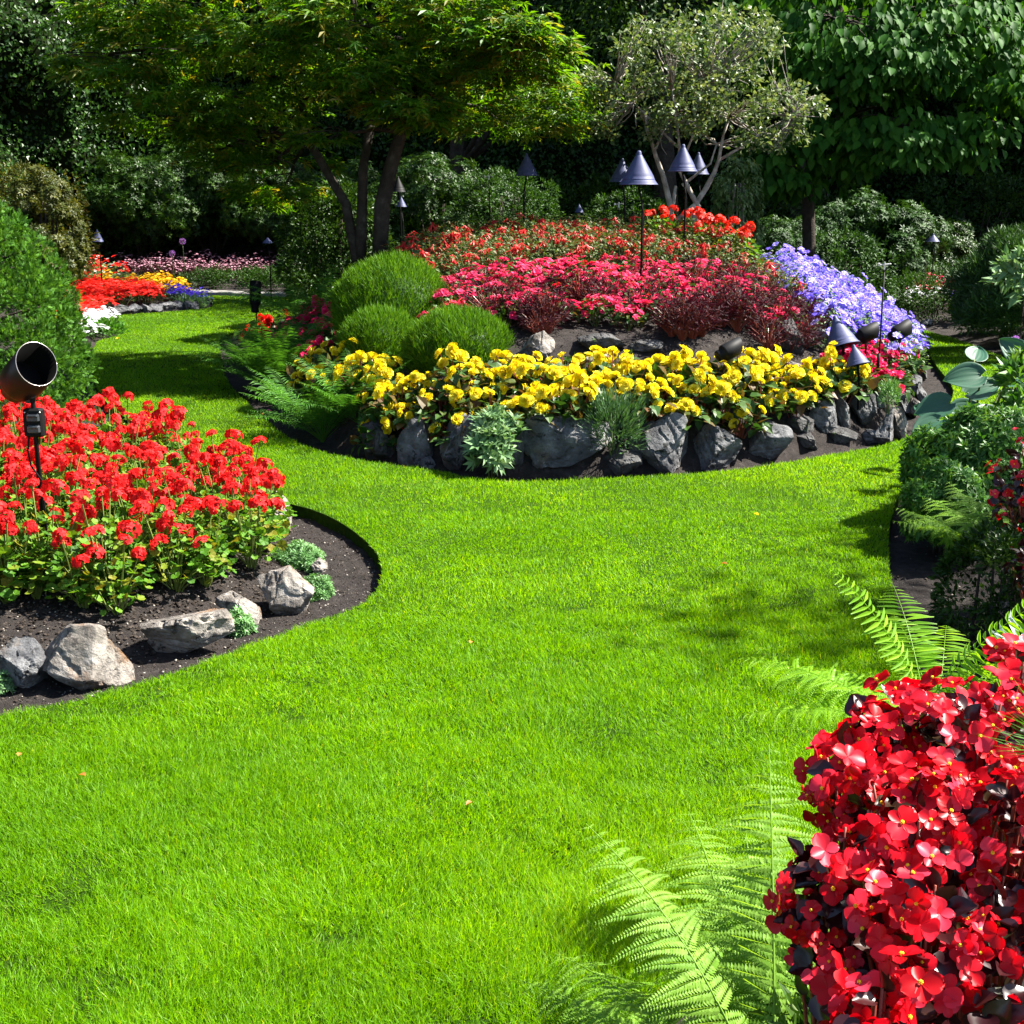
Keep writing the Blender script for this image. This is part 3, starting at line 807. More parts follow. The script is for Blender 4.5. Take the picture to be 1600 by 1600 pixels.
def silver_tree():
    Y0 = 15.2
    bx = at(1060, 340, Y0)[0]
    b = Vector((bx, Y0, H(bx, Y0)))
    root = empty('small_tree', b)
    tag(root, 'small pale-barked tree with airy grey-green crown beside the cone lamps', 'small tree')
    W = lambda px, py, Y=Y0: np.array(at(px, py, Y))
    mb = MB()
    D = [0, 0, .25]
    limb(mb, [W(1052, 355) - D, W(1047, 318), W(1035, 275), W(1026, 245), W(1016, 215), W(1003, 175)], 0.0429, 0.0140, 8, .005)
    limb(mb, [W(1021, 238), W(1032, 215), W(1045, 185)], 0.0187, 0.0094, 6, .004)
    limb(mb, [W(1050, 330), W(1052, 310), W(1056, 290)], 0.0273, 0.0172, 6, .004)
    limb(mb, [W(1078, 360) - D, W(1086, 335), W(1092, 325)], 0.0468, 0.0390, 8, .004)
    limb(mb, [W(1092, 325), W(1080, 305), W(1070, 282), W(1060, 262), W(1062, 230), W(1058, 190), W(1050, 140)], 0.0312, 0.0117, 8, .005)
    limb(mb, [W(1058, 345), W(1085, 320), W(1103, 295), W(1116, 270), W(1124, 250), W(1130, 215), W(1140, 180)], 0.0351, 0.0125, 8, .006)
    limb(mb, [W(1066, 290), W(1085, 275), W(1110, 255), W(1120, 225)], 0.0203, 0.0094, 6, .005)
    limb(mb, [W(1060, 230), W(1040, 210), W(1020, 190), W(990, 160), W(960, 130)], 0.0156, 0.0062, 6, .008)
    limb(mb, [W(1124, 250), W(1160, 230), W(1200, 200), W(1240, 180)], 0.0172, 0.0062, 6, .008)
    limb(mb, [W(1062, 262), W(1080, 215), W(1085, 180), W(1100, 130)], 0.0156, 0.0062, 6, .008)
    tips = [W(1003, 175), W(1045, 185), W(1058, 190), W(1140, 180), W(1120, 225), W(960, 130), W(1240, 180), W(1100, 130), W(1050, 140), W(990, 160)]
    cm = MB()
    cl = [(1010, 120, .45), (960, 150, .38), (1080, 90, .5), (1150, 110, .5), (1190, 170, .42), (1230, 150, .38), (1120, 170, .45), (1050, 170, .42), (990, 80, .38), (1060, 40, .4),
          (1130, 45, .42), (1200, 70, .4), (1250, 190, .3), (940, 190, .28), (1170, 210, .3), (1020, 195, .28), (1090, 200, .25), (1100, 130, .5), (930, 120, .28), (1180, 35, .25), (1270, 165, .18), (1010, 40, .25), (1215, 215, .2)]
    for (px, py, r_) in cl:
        for dy in (-.45, .0, .45):
            c = W(px, py, Y0 + dy * (1.2 if r_ > .3 else .6)) + rng.normal(size=3) * .06
            n = int(420 * r_ * r_ + 28)
            d = sphere_pts(n)
            p = c + d * rng.uniform(.25, 1, n)[:, None] * [r_ * .72, r_ * .9, r_ * .48]
            cm.scat(t_leaf(.62, .1, .12), p, rng.normal(size=(n, 3)) + d * .6, np.array([0, 0, 1.]) + rng.normal(size=(n, 3)) * .7, rng.uniform(.05, .085, n))
            an = min(tips, key=lambda q: np.linalg.norm(q - c))
            for _ in range(4):
                e_ = c + rng.normal(size=3) * r_ * .24
                limb(mb, bez(an, (an + e_) / 2 + rng.normal(size=3) * .06, e_, 5), .010, .0025, 4, .01)
    a_ = obj('trunk', mb.mesh('small_tree_trunk', M['bark_pale'], True)); c_ = obj('crown', cm.mesh('small_tree_crown', M['silver']))
    for o in (a_, c_):
        o.parent = root; o.matrix_parent_inverse = Matrix.Translation(-b)

def drooping_tree():
    Y0 = 18.5
    bx = at(1262, 400, Y0)[0]
    b = Vector((bx, Y0, H(bx, Y0)))
    root = empty('broadleaf_tree', b)
    tag(root, 'dark-trunked tree with tiers of large drooping green leaves on the right', 'tree')
    W = lambda px, py, Y=Y0: np.array(at(px, py, Y))
    mb = MB()
    limb(mb, [np.array(b) - [0, 0, .2], W(1262, 380), W(1264, 300), W(1272, 220), W(1280, 140), W(1300, 60), W(1320, -40), W(1340, -200)], .10, .05, 10, .01)
    br = [(1272, 220, 1320, 165, 1400, 170), (1264, 300, 1230, 240, 1190, 200), (1280, 140, 1340, 100, 1350, 60), (1272, 220, 1400, 190, 1500, 190), (1300, 60, 1450, 60, 1540, 110),
          (1264, 300, 1240, 260, 1235, 230), (1280, 140, 1240, 60, 1200, 20), (1300, 60, 1400, 0, 1500, 10)]
    for (a0, a1, m0, m1, e0, e1) in br:
        limb(mb, bez(W(a0, a1), W(m0, m1), W(e0, e1, Y0 - .8), 8), .045, .012, 6, .02)
    cm = MB()
    # tiers as (px, py, Y, rx, ry, rz, n)
    tiers = [(1290, 30, 17.6, .8, .9, .4, 900), (1370, 50, 17.4, .8, .9, .35, 900), (1450, 30, 17.5, .8, .9, .35, 900), (1520, 60, 17.6, .7, .8, .3, 750), (1570, 110, 17.5, .45, .6, .3, 420),
             (1240, 70, 17.9, .6, .8, .35, 650), (1320, 85, 17.3, .6, .6, .28, 550), (1410, 80, 17.3, .6, .6, .25, 500), (1330, 125, 17.4, .4, .5, .22, 300), (1370, 140, 17.3, .25, .35, .16, 140),
             (1480, 100, 17.6, .55, .6, .25, 420), (1300, -40, 18, 1, 1, .4, 900), (1450, -50, 18, 1.1, 1, .4, 900), (1590, 40, 18, .6, .8, .5, 500),
             (1230, 215, 17.6, .42, .5, .22, 330), (1300, 200, 17.4, .5, .6, .24, 480), (1380, 190, 17.3, .5, .6, .22, 430), (1400, 225, 17.2, .45, .5, .2, 330), (1460, 205, 17.3, .45, .5, .2, 360),
             (1530, 190, 17.4, .35, .4, .2, 260), (1340, 235, 17.3, .35, .4, .2, 260), (1225, 265, 17.5, .28, .35, .2, 190), (1240, 290, 17.5, .18, .25, .14, 90), (1190, 250, 17.7, .28, .35, .2, 160),
             (1150, 20, 18.6, .7, .8, .4, 520), (1290, 260, 18.2, .3, .3, .2, 120), (1545, 215, 17.3, .2, .25, .14, 90)]
    V, Fc = t_oval(.62, .10, .22, 2, 4, 0, .0)
    for (px, py, Y, rx, ry, rz, n) in tiers:
        c = W(px, py, Y) + rng.normal(size=3) * [.05, .1, .05]
        kc = max(6, n // 17)
        q2 = rng.normal(size=(kc, 2)); q2 /= np.maximum(1, np.linalg.norm(q2, axis=1) / 1.05)[:, None]
        qz = rng.uniform(-1, 1, kc) * .7 - (q2 ** 2).sum(1) * .55
        ix = rng.integers(0, kc, n)
        sp_ = rng.normal(size=(n, 3)) * [.085, .085, .06]
        p2 = q2[ix] + sp_[:, :2] / [rx, ry]
        p = c + np.stack([p2[:, 0] * rx, p2[:, 1] * ry, qz[ix] * rz + sp_[:, 2]], 1)
        for j in range(0, kc, 2):
            e_ = c + np.array([q2[j, 0] * rx, q2[j, 1] * ry, qz[j] * rz + .03])
            mb.tube(bez(c + [0, 0, .05], (c + e_) / 2 + [0, 0, .12], e_, 5), [.010, .008, .006, .005, .004], 4, cap=False)
        p2 = p2 + sp_[:, :2] * 6
        yd = np.stack([p2[:, 0] * .5, p2[:, 1] * .5 - .2, np.full(n, -1.1)], 1) + rng.normal(size=(n, 3)) * [.35, .35, .25]
        zn = np.stack([p2[:, 0] * .4 + .1, -.5 + p2[:, 1] * .4, np.full(n, .9)], 1) + rng.normal(size=(n, 3)) * .35
        cm.scat((V, Fc), p, yd, zn, rng.uniform(.09, .17, n))
    a_ = obj('trunk', mb.mesh('broadleaf_trunk', M['bark'], True)); c_ = obj('crown', cm.mesh('broadleaf_crown', M['heart'], True))
    for o in (a_, c_):
        o.parent = root; o.matrix_parent_inverse = Matrix.Translation(-b)

def wood_tree(x, y, h, cr, label, mat='rhodo', n=9000, leaf=.12, name='background_tree', low=.35, group=None):
    b = Vector((x, y, H(x, y)))
    root = empty(name, b)
    tag(root, label, 'tree', group)
    mb = MB()
    bb = np.array(b)
    top = bb + [rng.normal() * .3, rng.normal() * .3, h * .9]
    tp = bez(bb - [0, 0, .2], (bb + top) / 2 + rng.normal(size=3) * .3, top, 9)
    limb(mb, tp, .05 + h * .022, .04, 10, .03)
    cm = MB()
    for k in range(16):
        z = rng.uniform(low, 1.0)
        rr = cr * (1 - .55 * abs(z - .6)) * rng.uniform(.45, .9)
        an = rng.uniform(0, 6.28)
        c = bb + [math.cos(an) * rr, math.sin(an) * rr, h * z]
        s_ = tp[min(8, int(z * 7))]
        limb(mb, bez(s_, (s_ + c) / 2 + [0, 0, .2], c, 5), .05, .015, 5, .04)
        m_ = n // 16
        d = sphere_pts(m_)
        r_ = cr * .42
        p = c + d * rng.uniform(.4, 1.05, m_)[:, None] * [r_, r_, r_ * .62]
        cm.scat(t_leaf(.5, .1, .15), p, d + rng.normal(size=(m_, 3)) * .6 - [0, 0, .3], np.array([0, 0, 1.]) + d * .6 + rng.normal(size=(m_, 3)) * .4, rng.uniform(.7, 1.3, m_) * leaf)
    a_ = obj('trunk', mb.mesh('tree_trunk', M['bark'], True)); c_ = obj('crown', cm.mesh('tree_crown', M[mat]))
    for o in (a_, c_):
        o.parent = root; o.matrix_parent_inverse = Matrix.Translation(-b)
maple(); silver_tree(); drooping_tree()
wood_tree(-.9, 24.0, 7.5, 2.8, 'tall shaded tree behind the maple in the middle', 'rhodo', 12000, .11)
wood_tree(2.8, 23.5, 8.5, 3.0, 'tall dark tree against the ivy wall behind the small pale tree', 'rhodo', 12000, .13, low=.45)
# trees on the right, mostly unseen, added to shade the lawn, border and far bushes
wood_tree(8.9, 7.3, 8.5, 1.6, 'unseen tree shading the lawn from the right side of the garden beyond the peony', 'heart', 1900, .12, low=.66)
wood_tree(11.8, 26.0, 9.0, 2.6, 'unseen tall tree added for shade right of the yew hedge', 'rhodo', 11000, .13, low=.2)
wood_tree(5.8, 27.0, 9.0, 3.0, 'tall tree added for shade behind the far right bed', 'rhodo', 12000, .13, low=.35)

# ------------------------------------------------------------------ bushes and hedges
def bush(name, label, cat, c, rad, n, T, mat, size, nl=60, lr=.33, up=-.2, along=.8, group=None, droop=.0, stemmat='bark', lumps=True, jit=.3, zs=1.0):
    """c: middle of the bush; leaves point outwards on a clumpy ellipsoid, stems rise from the soil"""
    gx, gy = c[0], c[1]
    c = list(c); rad = list(rad); g0 = H(gx, gy)
    if name not in ('peony', 'leafy_shrub') and c[2] - rad[2] > g0 - .05 and rad[2] > .2:
        top = c[2] + rad[2]; c[2] = (top + g0) / 2 - .03; rad[2] = (top - g0) / 2 + .05; n = int(n * 1.4); nl = int(nl * 1.3); up = min(up, -.8)
    b = Vector((gx, gy, H(gx, gy)))
    root = empty(name, b)
    tag(root, label, cat, group)
    p, nr = lumpy(c, rad, n, nl, lr * (1.25 if rad[2] < min(rad[0], rad[1]) else 1), up, jit=jit)
    m_ = len(p)
    yd = nr * along + rng.normal(size=(m_, 3)) * (1 - along) + [0, 0, .15 - droop]
    zn = np.array([0, 0, 1.]) + nr * .5 + rng.normal(size=(m_, 3)) * .4
    mb = MB(); mb.scat(T, p - np.array(b), yd, zn, rng.uniform(.7, 1.3, m_) * size)
    obj('foliage', mb.mesh(name + '_foliage', M[mat]), root)
    sm = MB()
    for k in range(9):
        an = rng.uniform(0, 6.28); q = rng.uniform(.1, .4)
        e_ = np.array([math.cos(an) * rad[0] * q, math.sin(an) * rad[1] * q, c[2] - b[2] + rad[2] * .4])
        s_ = np.array([math.cos(an) * .1, math.sin(an) * .1, -.08])
        sm.tube(bez(s_, (s_ + e_) / 2 + [0, 0, .1], e_, 5), np.linspace(.022, .008, 5) * max(.5, rad[2]), 5)
    obj('stems', sm.mesh(name + '_stems', M[stemmat], True), root)
    return root
def whorl(k=6, l=1.0, wd=.3, up=.35):
    V = []; Fc = []
    for i in range(k):
        an = 2 * math.pi * i / k + .2 * (i % 2)
        c, s_ = math.cos(an), math.sin(an)
        tv, tf = t_leaf(wd, .05, .18)
        b = len(V)
        for (x, y, z) in tv:
            X, Y, Z = x * l, z * l + .0, y * l
            # leaf runs outwards in XZ plane, whorl axis is +Y
            V.append((c * Z - s_ * X, Y + up * Z, s_ * Z + c * X))
        Fc += [tuple(b + q for q in f) for f in tf]
    return (V, Fc)
LF = t_leaf(.42, .1, .15); WH = whorl(); FL = t_far(.5)
W_ = lambda px, py, Y: tuple(at(px, py, Y))
# left: rhododendrons and friends
bush('rhododendron', 'large dark green rhododendron behind the pale pink flower band', 'shrub', W_(330, 335, 30.0), (2.3, 1.6, 1.35), 9000, WH, 'rhodo', .085, 90, .3)
bush('rhododendron', 'dark rhododendron left of the maple trunks at the end of the lawn', 'shrub', W_(450, 340, 29.0), (1.6, 1.3, 1.0), 6000, WH, 'rhodo', .08, 70, .3)
bush('rhododendron', 'rounded rhododendron touching the ivy wall behind the far yellow flowers', 'shrub', W_(225, 335, 29.5), (1.6, 1.3, 1.1), 5000, WH, 'rhodo', .085, 60, .3)
bush('shrub', 'yellowish green shrub between the cypress and the small far lamp', 'shrub', W_(70, 345, 17), (.42, .6, .75), 4200, WH, 'rhodo_yel', .062, 60, .3)
bush('shrub', 'reddish tinged shrub below the ivy above the cypress', 'shrub', W_(50, 310, 21), (.85, .8, .65), 3800, LF, 'rhodo_yel', .07, 60, .3)
bush('shrub', 'bright green leafy shrub at the left foot of the maple trunks', 'shrub', W_(520, 365, 17.2), (.7, .7, .6), 5000, LF, 'rhodo', .075, 60, .3)
bush('rhododendron', 'green rhododendron right behind the maple trunks', 'shrub', W_(690, 315, 19.5), (1.35, 1.0, .55), 6500, WH, 'rhodo', .065, 80, .3)
bush('clipped_hedge', 'clipped yellow-green hedge behind the red fuchsias', 'hedge', W_(790, 325, 17.5), (.75, .6, .42), 6000, LF, 'box', .05, 90, .25)
bush('shrub', 'low green shrub left of the silvery tree trunks behind the fuchsias', 'shrub', W_(985, 335, 16.4), (.55, .4, .22), 2600, LF, 'box', .05, 50, .3)
bush('shrub', 'slim pale shrub with curled leaves right of the silvery tree', 'shrub', W_(1152, 312, 16.8), (.30, .3, .62), 1500, t_leaf(.5, .12, .35), 'varieg', .07, 60, .35, droop=.9, up=-.9, stemmat='bark_pale')
bush('shrub', 'leafy shrub coloured dark for shade behind the violet petunias', 'shrub', W_(1350, 365, 21.5), (1.3, .9, .5), 4200, WH, 'yew', .08, 60, .3)  # darker yew leaf colour stands in for shade on this shrub
bush('shrub', 'light green shrub around the far right cone lamp', 'shrub', W_(1450, 392, 22), (.95, .7, .38), 3500, WH, 'rhodo', .075, 60, .3)
bush('shrub', 'dim shrub under the tall trees at the far right', 'shrub', W_(1520, 350, 23.5), (1.6, 1.0, .8), 4500, LF, 'rhodo', .085, 60, .3)
bush('shrub', 'dim shrub deep in shade under the drooping tree', 'shrub', W_(1250, 360, 23), (1.4, 1.0, .6), 4000, LF, 'rhodo', .085, 60, .3)
bush('box_hedge', 'low clipped hedge under the pale pink flower band', 'hedge', W_(385, 446, 25.6), (1.75, .35, .20), 7000, FL, 'box', .05, 120, .8, jit=.5)
bush('box_hedge', 'low clipped hedge below the crimson flowers right of the petunias', 'hedge', W_(1455, 474, 19.6), (.75, .5, .24), 5000, FL, 'box', .045, 90, .8, jit=.5)

bush('shrub', 'glossy shrub coloured dark for shade, right of the silvery tree', 'shrub', W_(1215, 385, 19.5), (.95, .7, .42), 3600, WH, 'yew', .07, 60, .3)  # shade put into the leaves by the dark yew colour
bush('shrub', 'low shrub coloured dark for shade under the trunk of the drooping tree', 'shrub', W_(1310, 400, 19.2), (.9, .6, .34), 3200, LF, 'yew', .07, 60, .3)  # yew colour darkens these leaves where no shade falls
bush('shrub', 'dark ferny shrub between the maple trunks and the far lawn', 'shrub', W_(520, 410, 18.6), (.7, .7, .42), 3600, LF, 'rhodo', .075, 60, .3)
bush('shrub', 'shaded shrub behind the end of the lawn left of the island', 'shrub', W_(560, 425, 26.0), (.9, .6, .6), 3600, LF, 'rhodo', .08, 60, .3)
bush('rhododendron', 'dark rhododendron deep behind the maple trunks', 'shrub', W_(590, 330, 23), (1.6, 1.0, .95), 4200, WH, 'rhodo', .085, 60, .3)
bush('shrub', 'very dark shrub behind the cone lamps in the middle', 'shrub', W_(930, 330, 22.5), (1.7, 1.0, .55), 4200, LF, 'rhodo', .085, 60, .3)
# cypress on the left
def cypress():
    c = np.array([-4.45, 10.9, .25]); rad = np.array([1.08, 1.1, 1.76])
    b = Vector((c[0], c[1], H(c[0], c[1])))
    root = empty('cypress_bush', b)
    tag(root, 'big bright green cypress bush with feathery sprays at the left edge', 'conifer')
    n = 42000
    p, nr = lumpy(c, rad, n, 800, .085, -.4, jit=.2)
    q = p; k = len(q)
    yd = nr + rng.normal(size=(k, 3)) * .3 + [0, 0, .45]
    mb = MB()
    for s_ in range(4):
        sel = rng.integers(0, 4, k) == s_
        mb.scat(t_spray(s_, 5), q[sel] - np.array(b), yd[sel], (rng.normal(size=(k, 3)) + nr * .6)[sel], rng.uniform(.035, .075, sel.sum())[:, None] * np.array([[.5, 1, 1]]))
    obj('foliage', mb.mesh('cypress_foliage', M['cypress']), root)
    sm = MB(); limb(sm, [(0, 0, -.1), (.02, 0, .6), (0, .03, 1.3)], .07, .02, 8, .01)
    for k in range(30):
        an = rng.uniform(0, 6.28); z = rng.uniform(.1, 1.1)
        limb(sm, bez((0, 0, z), (math.cos(an) * .4, math.sin(an) * .4, z + .15), (math.cos(an) * .6, math.sin(an) * .6, z + .2), 5), .02, .006, 4, .01)
    obj('trunk', sm.mesh('cypress_trunk', M['bark'], True), root)
cypress()

def globe(px, py, rpx, Y, label, n, zsq=.86):
    c = np.array(at(px, py, Y)); r_ = rpx / 2084 * Y
    b = Vector((c[0], c[1], H(c[0], c[1])))
    root = empty('globe_conifer', b)
    tag(root, label, 'shrub', 'clipped globe conifers')
    d = sphere_pts(n, -.7)
    bump_ = 1 + .06 * vnoise(d[:, 0] * 3 + d[:, 2] * 2, d[:, 1] * 3, 1.5, int(px)) + .02 * vnoise(d[:, 0] * 9, d[:, 2] * 9 + d[:, 1] * 5, 1.5, 3)
    p = c + d * np.array([r_, r_, r_ * zsq]) * (rng.uniform(.86, 1.0, n) * bump_)[:, None]
    yd = d * .75 + [0, 0, .85] + rng.normal(size=(n, 3)) * .3
    mb = MB(); sc = rng.uniform(.045, .085, n)
    mb.scat(t_blade(.075, .25), p - np.array(b), yd, d + rng.normal(size=(n, 3)) * .7, sc)
    obj('foliage', mb.mesh('globe_foliage', M['globe']), root)
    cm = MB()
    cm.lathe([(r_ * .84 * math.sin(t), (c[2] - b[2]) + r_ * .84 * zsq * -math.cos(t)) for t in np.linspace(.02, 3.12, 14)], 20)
    obj('inner_core', cm.mesh('globe_core', M['yew'], True), root)  # added opaque core keeps the globe dark and closed inside
globe(615, 492, 96, 11.5, 'largest clipped globe conifer, behind the two lower ones', 24000, .92)
globe(592, 542, 60, 10.8, 'smallest clipped globe conifer, between the tall globe and the yellow begonias', 11000, .95)
globe(718, 552, 84, 10.35, 'wide low globe conifer behind the yellow begonias, right of the small one', 17000, .80)

# yew hedge on the right
def yew(c, rad, label, mat, n, name='yew_hedge', size=.06):
    b = Vector((c[0], c[1], H(c[0], c[1])))
    root = empty(name, b); tag(root, label, 'hedge')
    p, nr = lumpy(c, rad, n, 150, .26, -.3, jit=.2)
    k = len(p)
    mb = MB(); mb.scat(t_blade(.16, .2), p - np.array(b), nr * .8 + [0, 0, .5] + rng.normal(size=(k, 3)) * .45, rng.normal(size=(k, 3)) + nr, rng.uniform(.7, 1.3, k) * size)
    obj('foliage', mb.mesh(name, M[mat]), root)
    sm = MB(); limb(sm, [(0, 0, -.1), (.02, 0, .3), (0, .03, .7)], .06, .02, 8, .01)
    obj('trunk', sm.mesh('hedge_trunk', M['bark'], True), root)
yew(W_(1620, 475, 15.2), (1.0, .95, .80), 'large dark spreading yew at the right edge behind the hosta', 'yew', 42000, size=.075)
yew(W_(1570, 485, 17.0), (.6, .9, .5), 'smaller sloping dark yew beside the crimson bed', 'globe', 26000, size=.07)
# ------------------------------------------------------------------ rocks
at2 = lambda px, Y: ((px - 800) / 2084 * Y * 1.0, Y)
from mathutils import kdtree
ICO = {}
def ico(sub):
    if sub not in ICO:
        import bmesh
        bm = bmesh.new(); bmesh.ops.create_icosphere(bm, subdivisions=sub, radius=1)
        bm.verts.ensure_lookup_table()
        ICO[sub] = (np.array([v.co[:] for v in bm.verts]), [tuple(v.index for v in f.verts) for f in bm.faces]); bm.free()
    return ICO[sub]
def fbm3(P, seed, f0=1.5, oct_=4):
    o = np.zeros(len(P)); a_ = 1; f = f0
    for k in range(oct_):
        o += a_ * (vnoise(P[:, 0], P[:, 1] + P[:, 2] * 1.7, f, seed + k) + vnoise(P[:, 2], P[:, 0] - P[:, 1] * 1.3, f, seed + 9 + k)) * .5
        a_ *= .5; f *= 2.1
    return o
def rock(px, py, Y, wpx, hpx, dep, label, mat='rock', seed=0, tilt=0, sub=5, rough=.035, name='rock', group=None, lean=0):
    """px,py: middle of the rock in the photo; size in photo pixels at distance Y"""
    rs = np.random.default_rng(1000 + seed)
    foot = hit(px, py + hpx * .40, 0, max(1.6, Y - 1.5))
    Y = foot.y + dep * .22                                   # the foot of the rock rests in the soil
    V, Fc = ico(sub); V = V.copy()
    # cut flat faces
    for k in range(20):
        n = unit(rs.normal(size=3)); off = rs.uniform(.42, .80)
        d = V @ n; m = d > off
        V[m] -= np.outer(d[m] - off, n) * .96
    V *= (1 + rough * fbm3(V, seed, 1.6, 5) * 2.0)[:, None]
    lay = np.sin((V @ unit(rs.normal(size=3) + [0, 0, .8])) * rs.uniform(9, 15) + 2.5 * fbm3(V, seed + 5, 1.2, 3))
    V *= (1 + .016 * np.sign(lay) * np.abs(lay) ** .4)[:, None]
    V *= (1 + .02 * fbm3(V, seed + 77, 7, 3))[:, None]
    ridge = np.abs(vnoise(V[:, 0] * 2 + V[:, 2], V[:, 1] * 2 - V[:, 2] * 2, 1.8, seed + 40))
    V *= (1 - .12 * (ridge < .16) * (1 - ridge / .16))[:, None]
    V -= (V.max(0) + V.min(0)) / 2; V /= (V.max(0) - V.min(0)) / 2
    hw = wpx / 2084 * Y / 2; hh = hpx / 2084 * Y / 2
    V *= np.array([hw, dep / 2, hh])
    t = R(tilt); c, s_ = math.cos(t), math.sin(t)
    V = np.stack([V[:, 0] * c - V[:, 2] * s_, V[:, 1] + lean * V[:, 2], V[:, 0] * s_ + V[:, 2] * c], 1)
    mb = MB(); mb.V.append(V); mb.A.append(np.full(len(V), .5)); mb.nv = len(V)
    L = np.array(Fc); mb.L.append(L.ravel()); mb.S.append(np.arange(len(L)) * 3); mb.M.append(np.zeros(len(L), int)); mb.nl = L.size
    me = mb.mesh(name, M[mat], False)
    p = at(px, py, Y)
    o = obj(name, me, None, p)
    tag(o, label, 'rock', group)
    return o
# island, front row from left to right
FR = [  # px, py, Y, w, h, depth, mat, tilt, label
    (592, 692, 9.55, 58, 66, .30, 'rock_dark', 12, 'dark mossy rock under the round sedum at the left end of the island wall'),
    (652, 690, 9.05, 62, 78, .26, 'rock', -8, 'jagged grey upright rock left of the small brown block'),
    (680, 675, 9.10, 22, 22, .14, 'rock_pale', 5, 'small square brown and white stone between two upright rocks'),
    (668, 722, 8.95, 28, 18, .16, 'rock', 8, 'small grey stone on the soil at the foot of the jagged upright rock'),
    (717, 692, 8.90, 60, 92, .30, 'rock', -10, 'tall rounded grey rock left of the grey-green rosette plant'),
    (800, 700, 9.0, 50, 60, .25, 'rock_dark', 4, 'dark rock mostly hidden by the grey-green rosette plant'),
    (886, 684, 8.82, 156, 76, .36, 'rock', 3, 'widest blue-grey boulder at the front of the island, overhanging dark soil'),
    (975, 722, 8.72, 60, 42, .24, 'rock_dark', 20, 'dark slab leaning at the left foot of the big split rock'),
    (1028, 696, 8.75, 104, 86, .34, 'rock', 10, 'big split grey rock right of the rosemary bush'),
    (1116, 702, 8.80, 84, 74, .32, 'rock', -6, 'pale grey smooth-faced rock right of the split rock'),
    (1199, 691, 8.90, 74, 54, .28, 'rock', 4, 'squat warm grey rock standing alone in the front row'),
    (1248, 660, 9.25, 54, 26, .22, 'rock_dark', -4, 'flat mossy stone above the soil right of the squat rock'),
    (1256, 688, 9.15, 52, 26, .2, 'rock_dark', -14, 'low slab on the soil below the flat mossy stone'),
    (1286, 646, 9.45, 50, 50, .22, 'rock', -12, 'slanted blue-grey block at the top left of the stacked stones'),
    (1317, 643, 9.50, 28, 52, .18, 'rock', 4, 'narrow upright block in the stacked stones'),
    (1351, 645, 9.55, 44, 56, .22, 'rock', 8, 'broad grey block in the middle of the stacked stones'),
    (1312, 681, 9.30, 60, 26, .22, 'rock_dark', -12, 'long dark slab at the foot of the stacked stones'),
    (1356, 682, 9.45, 40, 22, .2, 'rock', -4, 'small grey stone at the foot of the broad block'),
    (1384, 668, 9.62, 32, 62, .24, 'rock', -14, 'tall leaning stone at the corner of the stacked stones'),
    (1370, 622, 9.9, 36, 36, .22, 'rock', -30, 'tilted stone left of the small round plant on the wall'),
    (1404, 664, 9.95, 26, 60, .24, 'rock_pale', 6, 'pale upright stone at the corner facing the soil strip'),
    (1408, 625, 10.4, 26, 36, .2, 'rock', 0, 'grey stone right of the small round plant on the wall'),
    (1427, 640, 10.4, 22, 34, .24, 'rock_pale', 5, 'small pale stone low on the right flank of the wall'),
    (1424, 600, 11.0, 32, 30, .28, 'rock', 0, 'rounded light grey stone below the right pink begonias'),
    (1437, 614, 11.2, 22, 30, .24, 'rock', 8, 'dark grey stone on the outer right flank'),
    (1441, 584, 12.0, 22, 26, .28, 'rock_dark', 4, 'topmost dark stone on the outer right flank'),
    (1428, 572, 12.3, 24, 20, .28, 'rock', -8, 'farthest small stone under the right pink begonias'),
]
for i, (px, py, Y, w_, h_, d_, mt, ti, lb) in enumerate(FR):
    rock(px, py, Y, w_, h_ * 1.12, d_, lb, mt, i + 1, ti, group='stones of the island rock wall')
UP = [
    (840, 545, 9.95, 44, 60, .22, 'rock_pale', -32, 'pale slanting stone right of the wide globe conifer'),
    (832, 558, 9.9, 56, 36, .2, 'rock_dark', 10, 'brown stone under the pale slanting stone'),
    (940, 535, 10.1, 80, 32, .26, 'rock_dark', -6, 'dark brown stone on the upper soil terrace above the yellow begonias'),
    (1010, 541, 10.1, 62, 22, .22, 'rock_dark', 0, 'low dark stone on the upper soil terrace behind the yellow flowers'),
    (1238, 530, 10.7, 46, 62, .24, 'rock_dark', -10, 'brown streaked stone left of the tilted cone lamp'),
    (1268, 530, 10.9, 50, 42, .26, 'rock', 0, 'grey block between the brown streaked stone and the tilted cone lamp'),
    (1225, 520, 11.0, 30, 46, .2, 'rock', 8, 'grey stone behind the brown streaked stone'),
    (1250, 580, 9.9, 66, 22, .16, 'rock_pale', -16, 'flat pale slab among the rightmost yellow begonias'),
    (1290, 508, 11.8, 60, 18, .2, 'rock_dark', 0, 'dark stone directly under the violet petunias'),
]
for i, (px, py, Y, w_, h_, d_, mt, ti, lb) in enumerate(UP):
    rock(px, py, Y, w_, h_, d_, lb, mt, i + 60, ti, group='stones of the upper terrace')
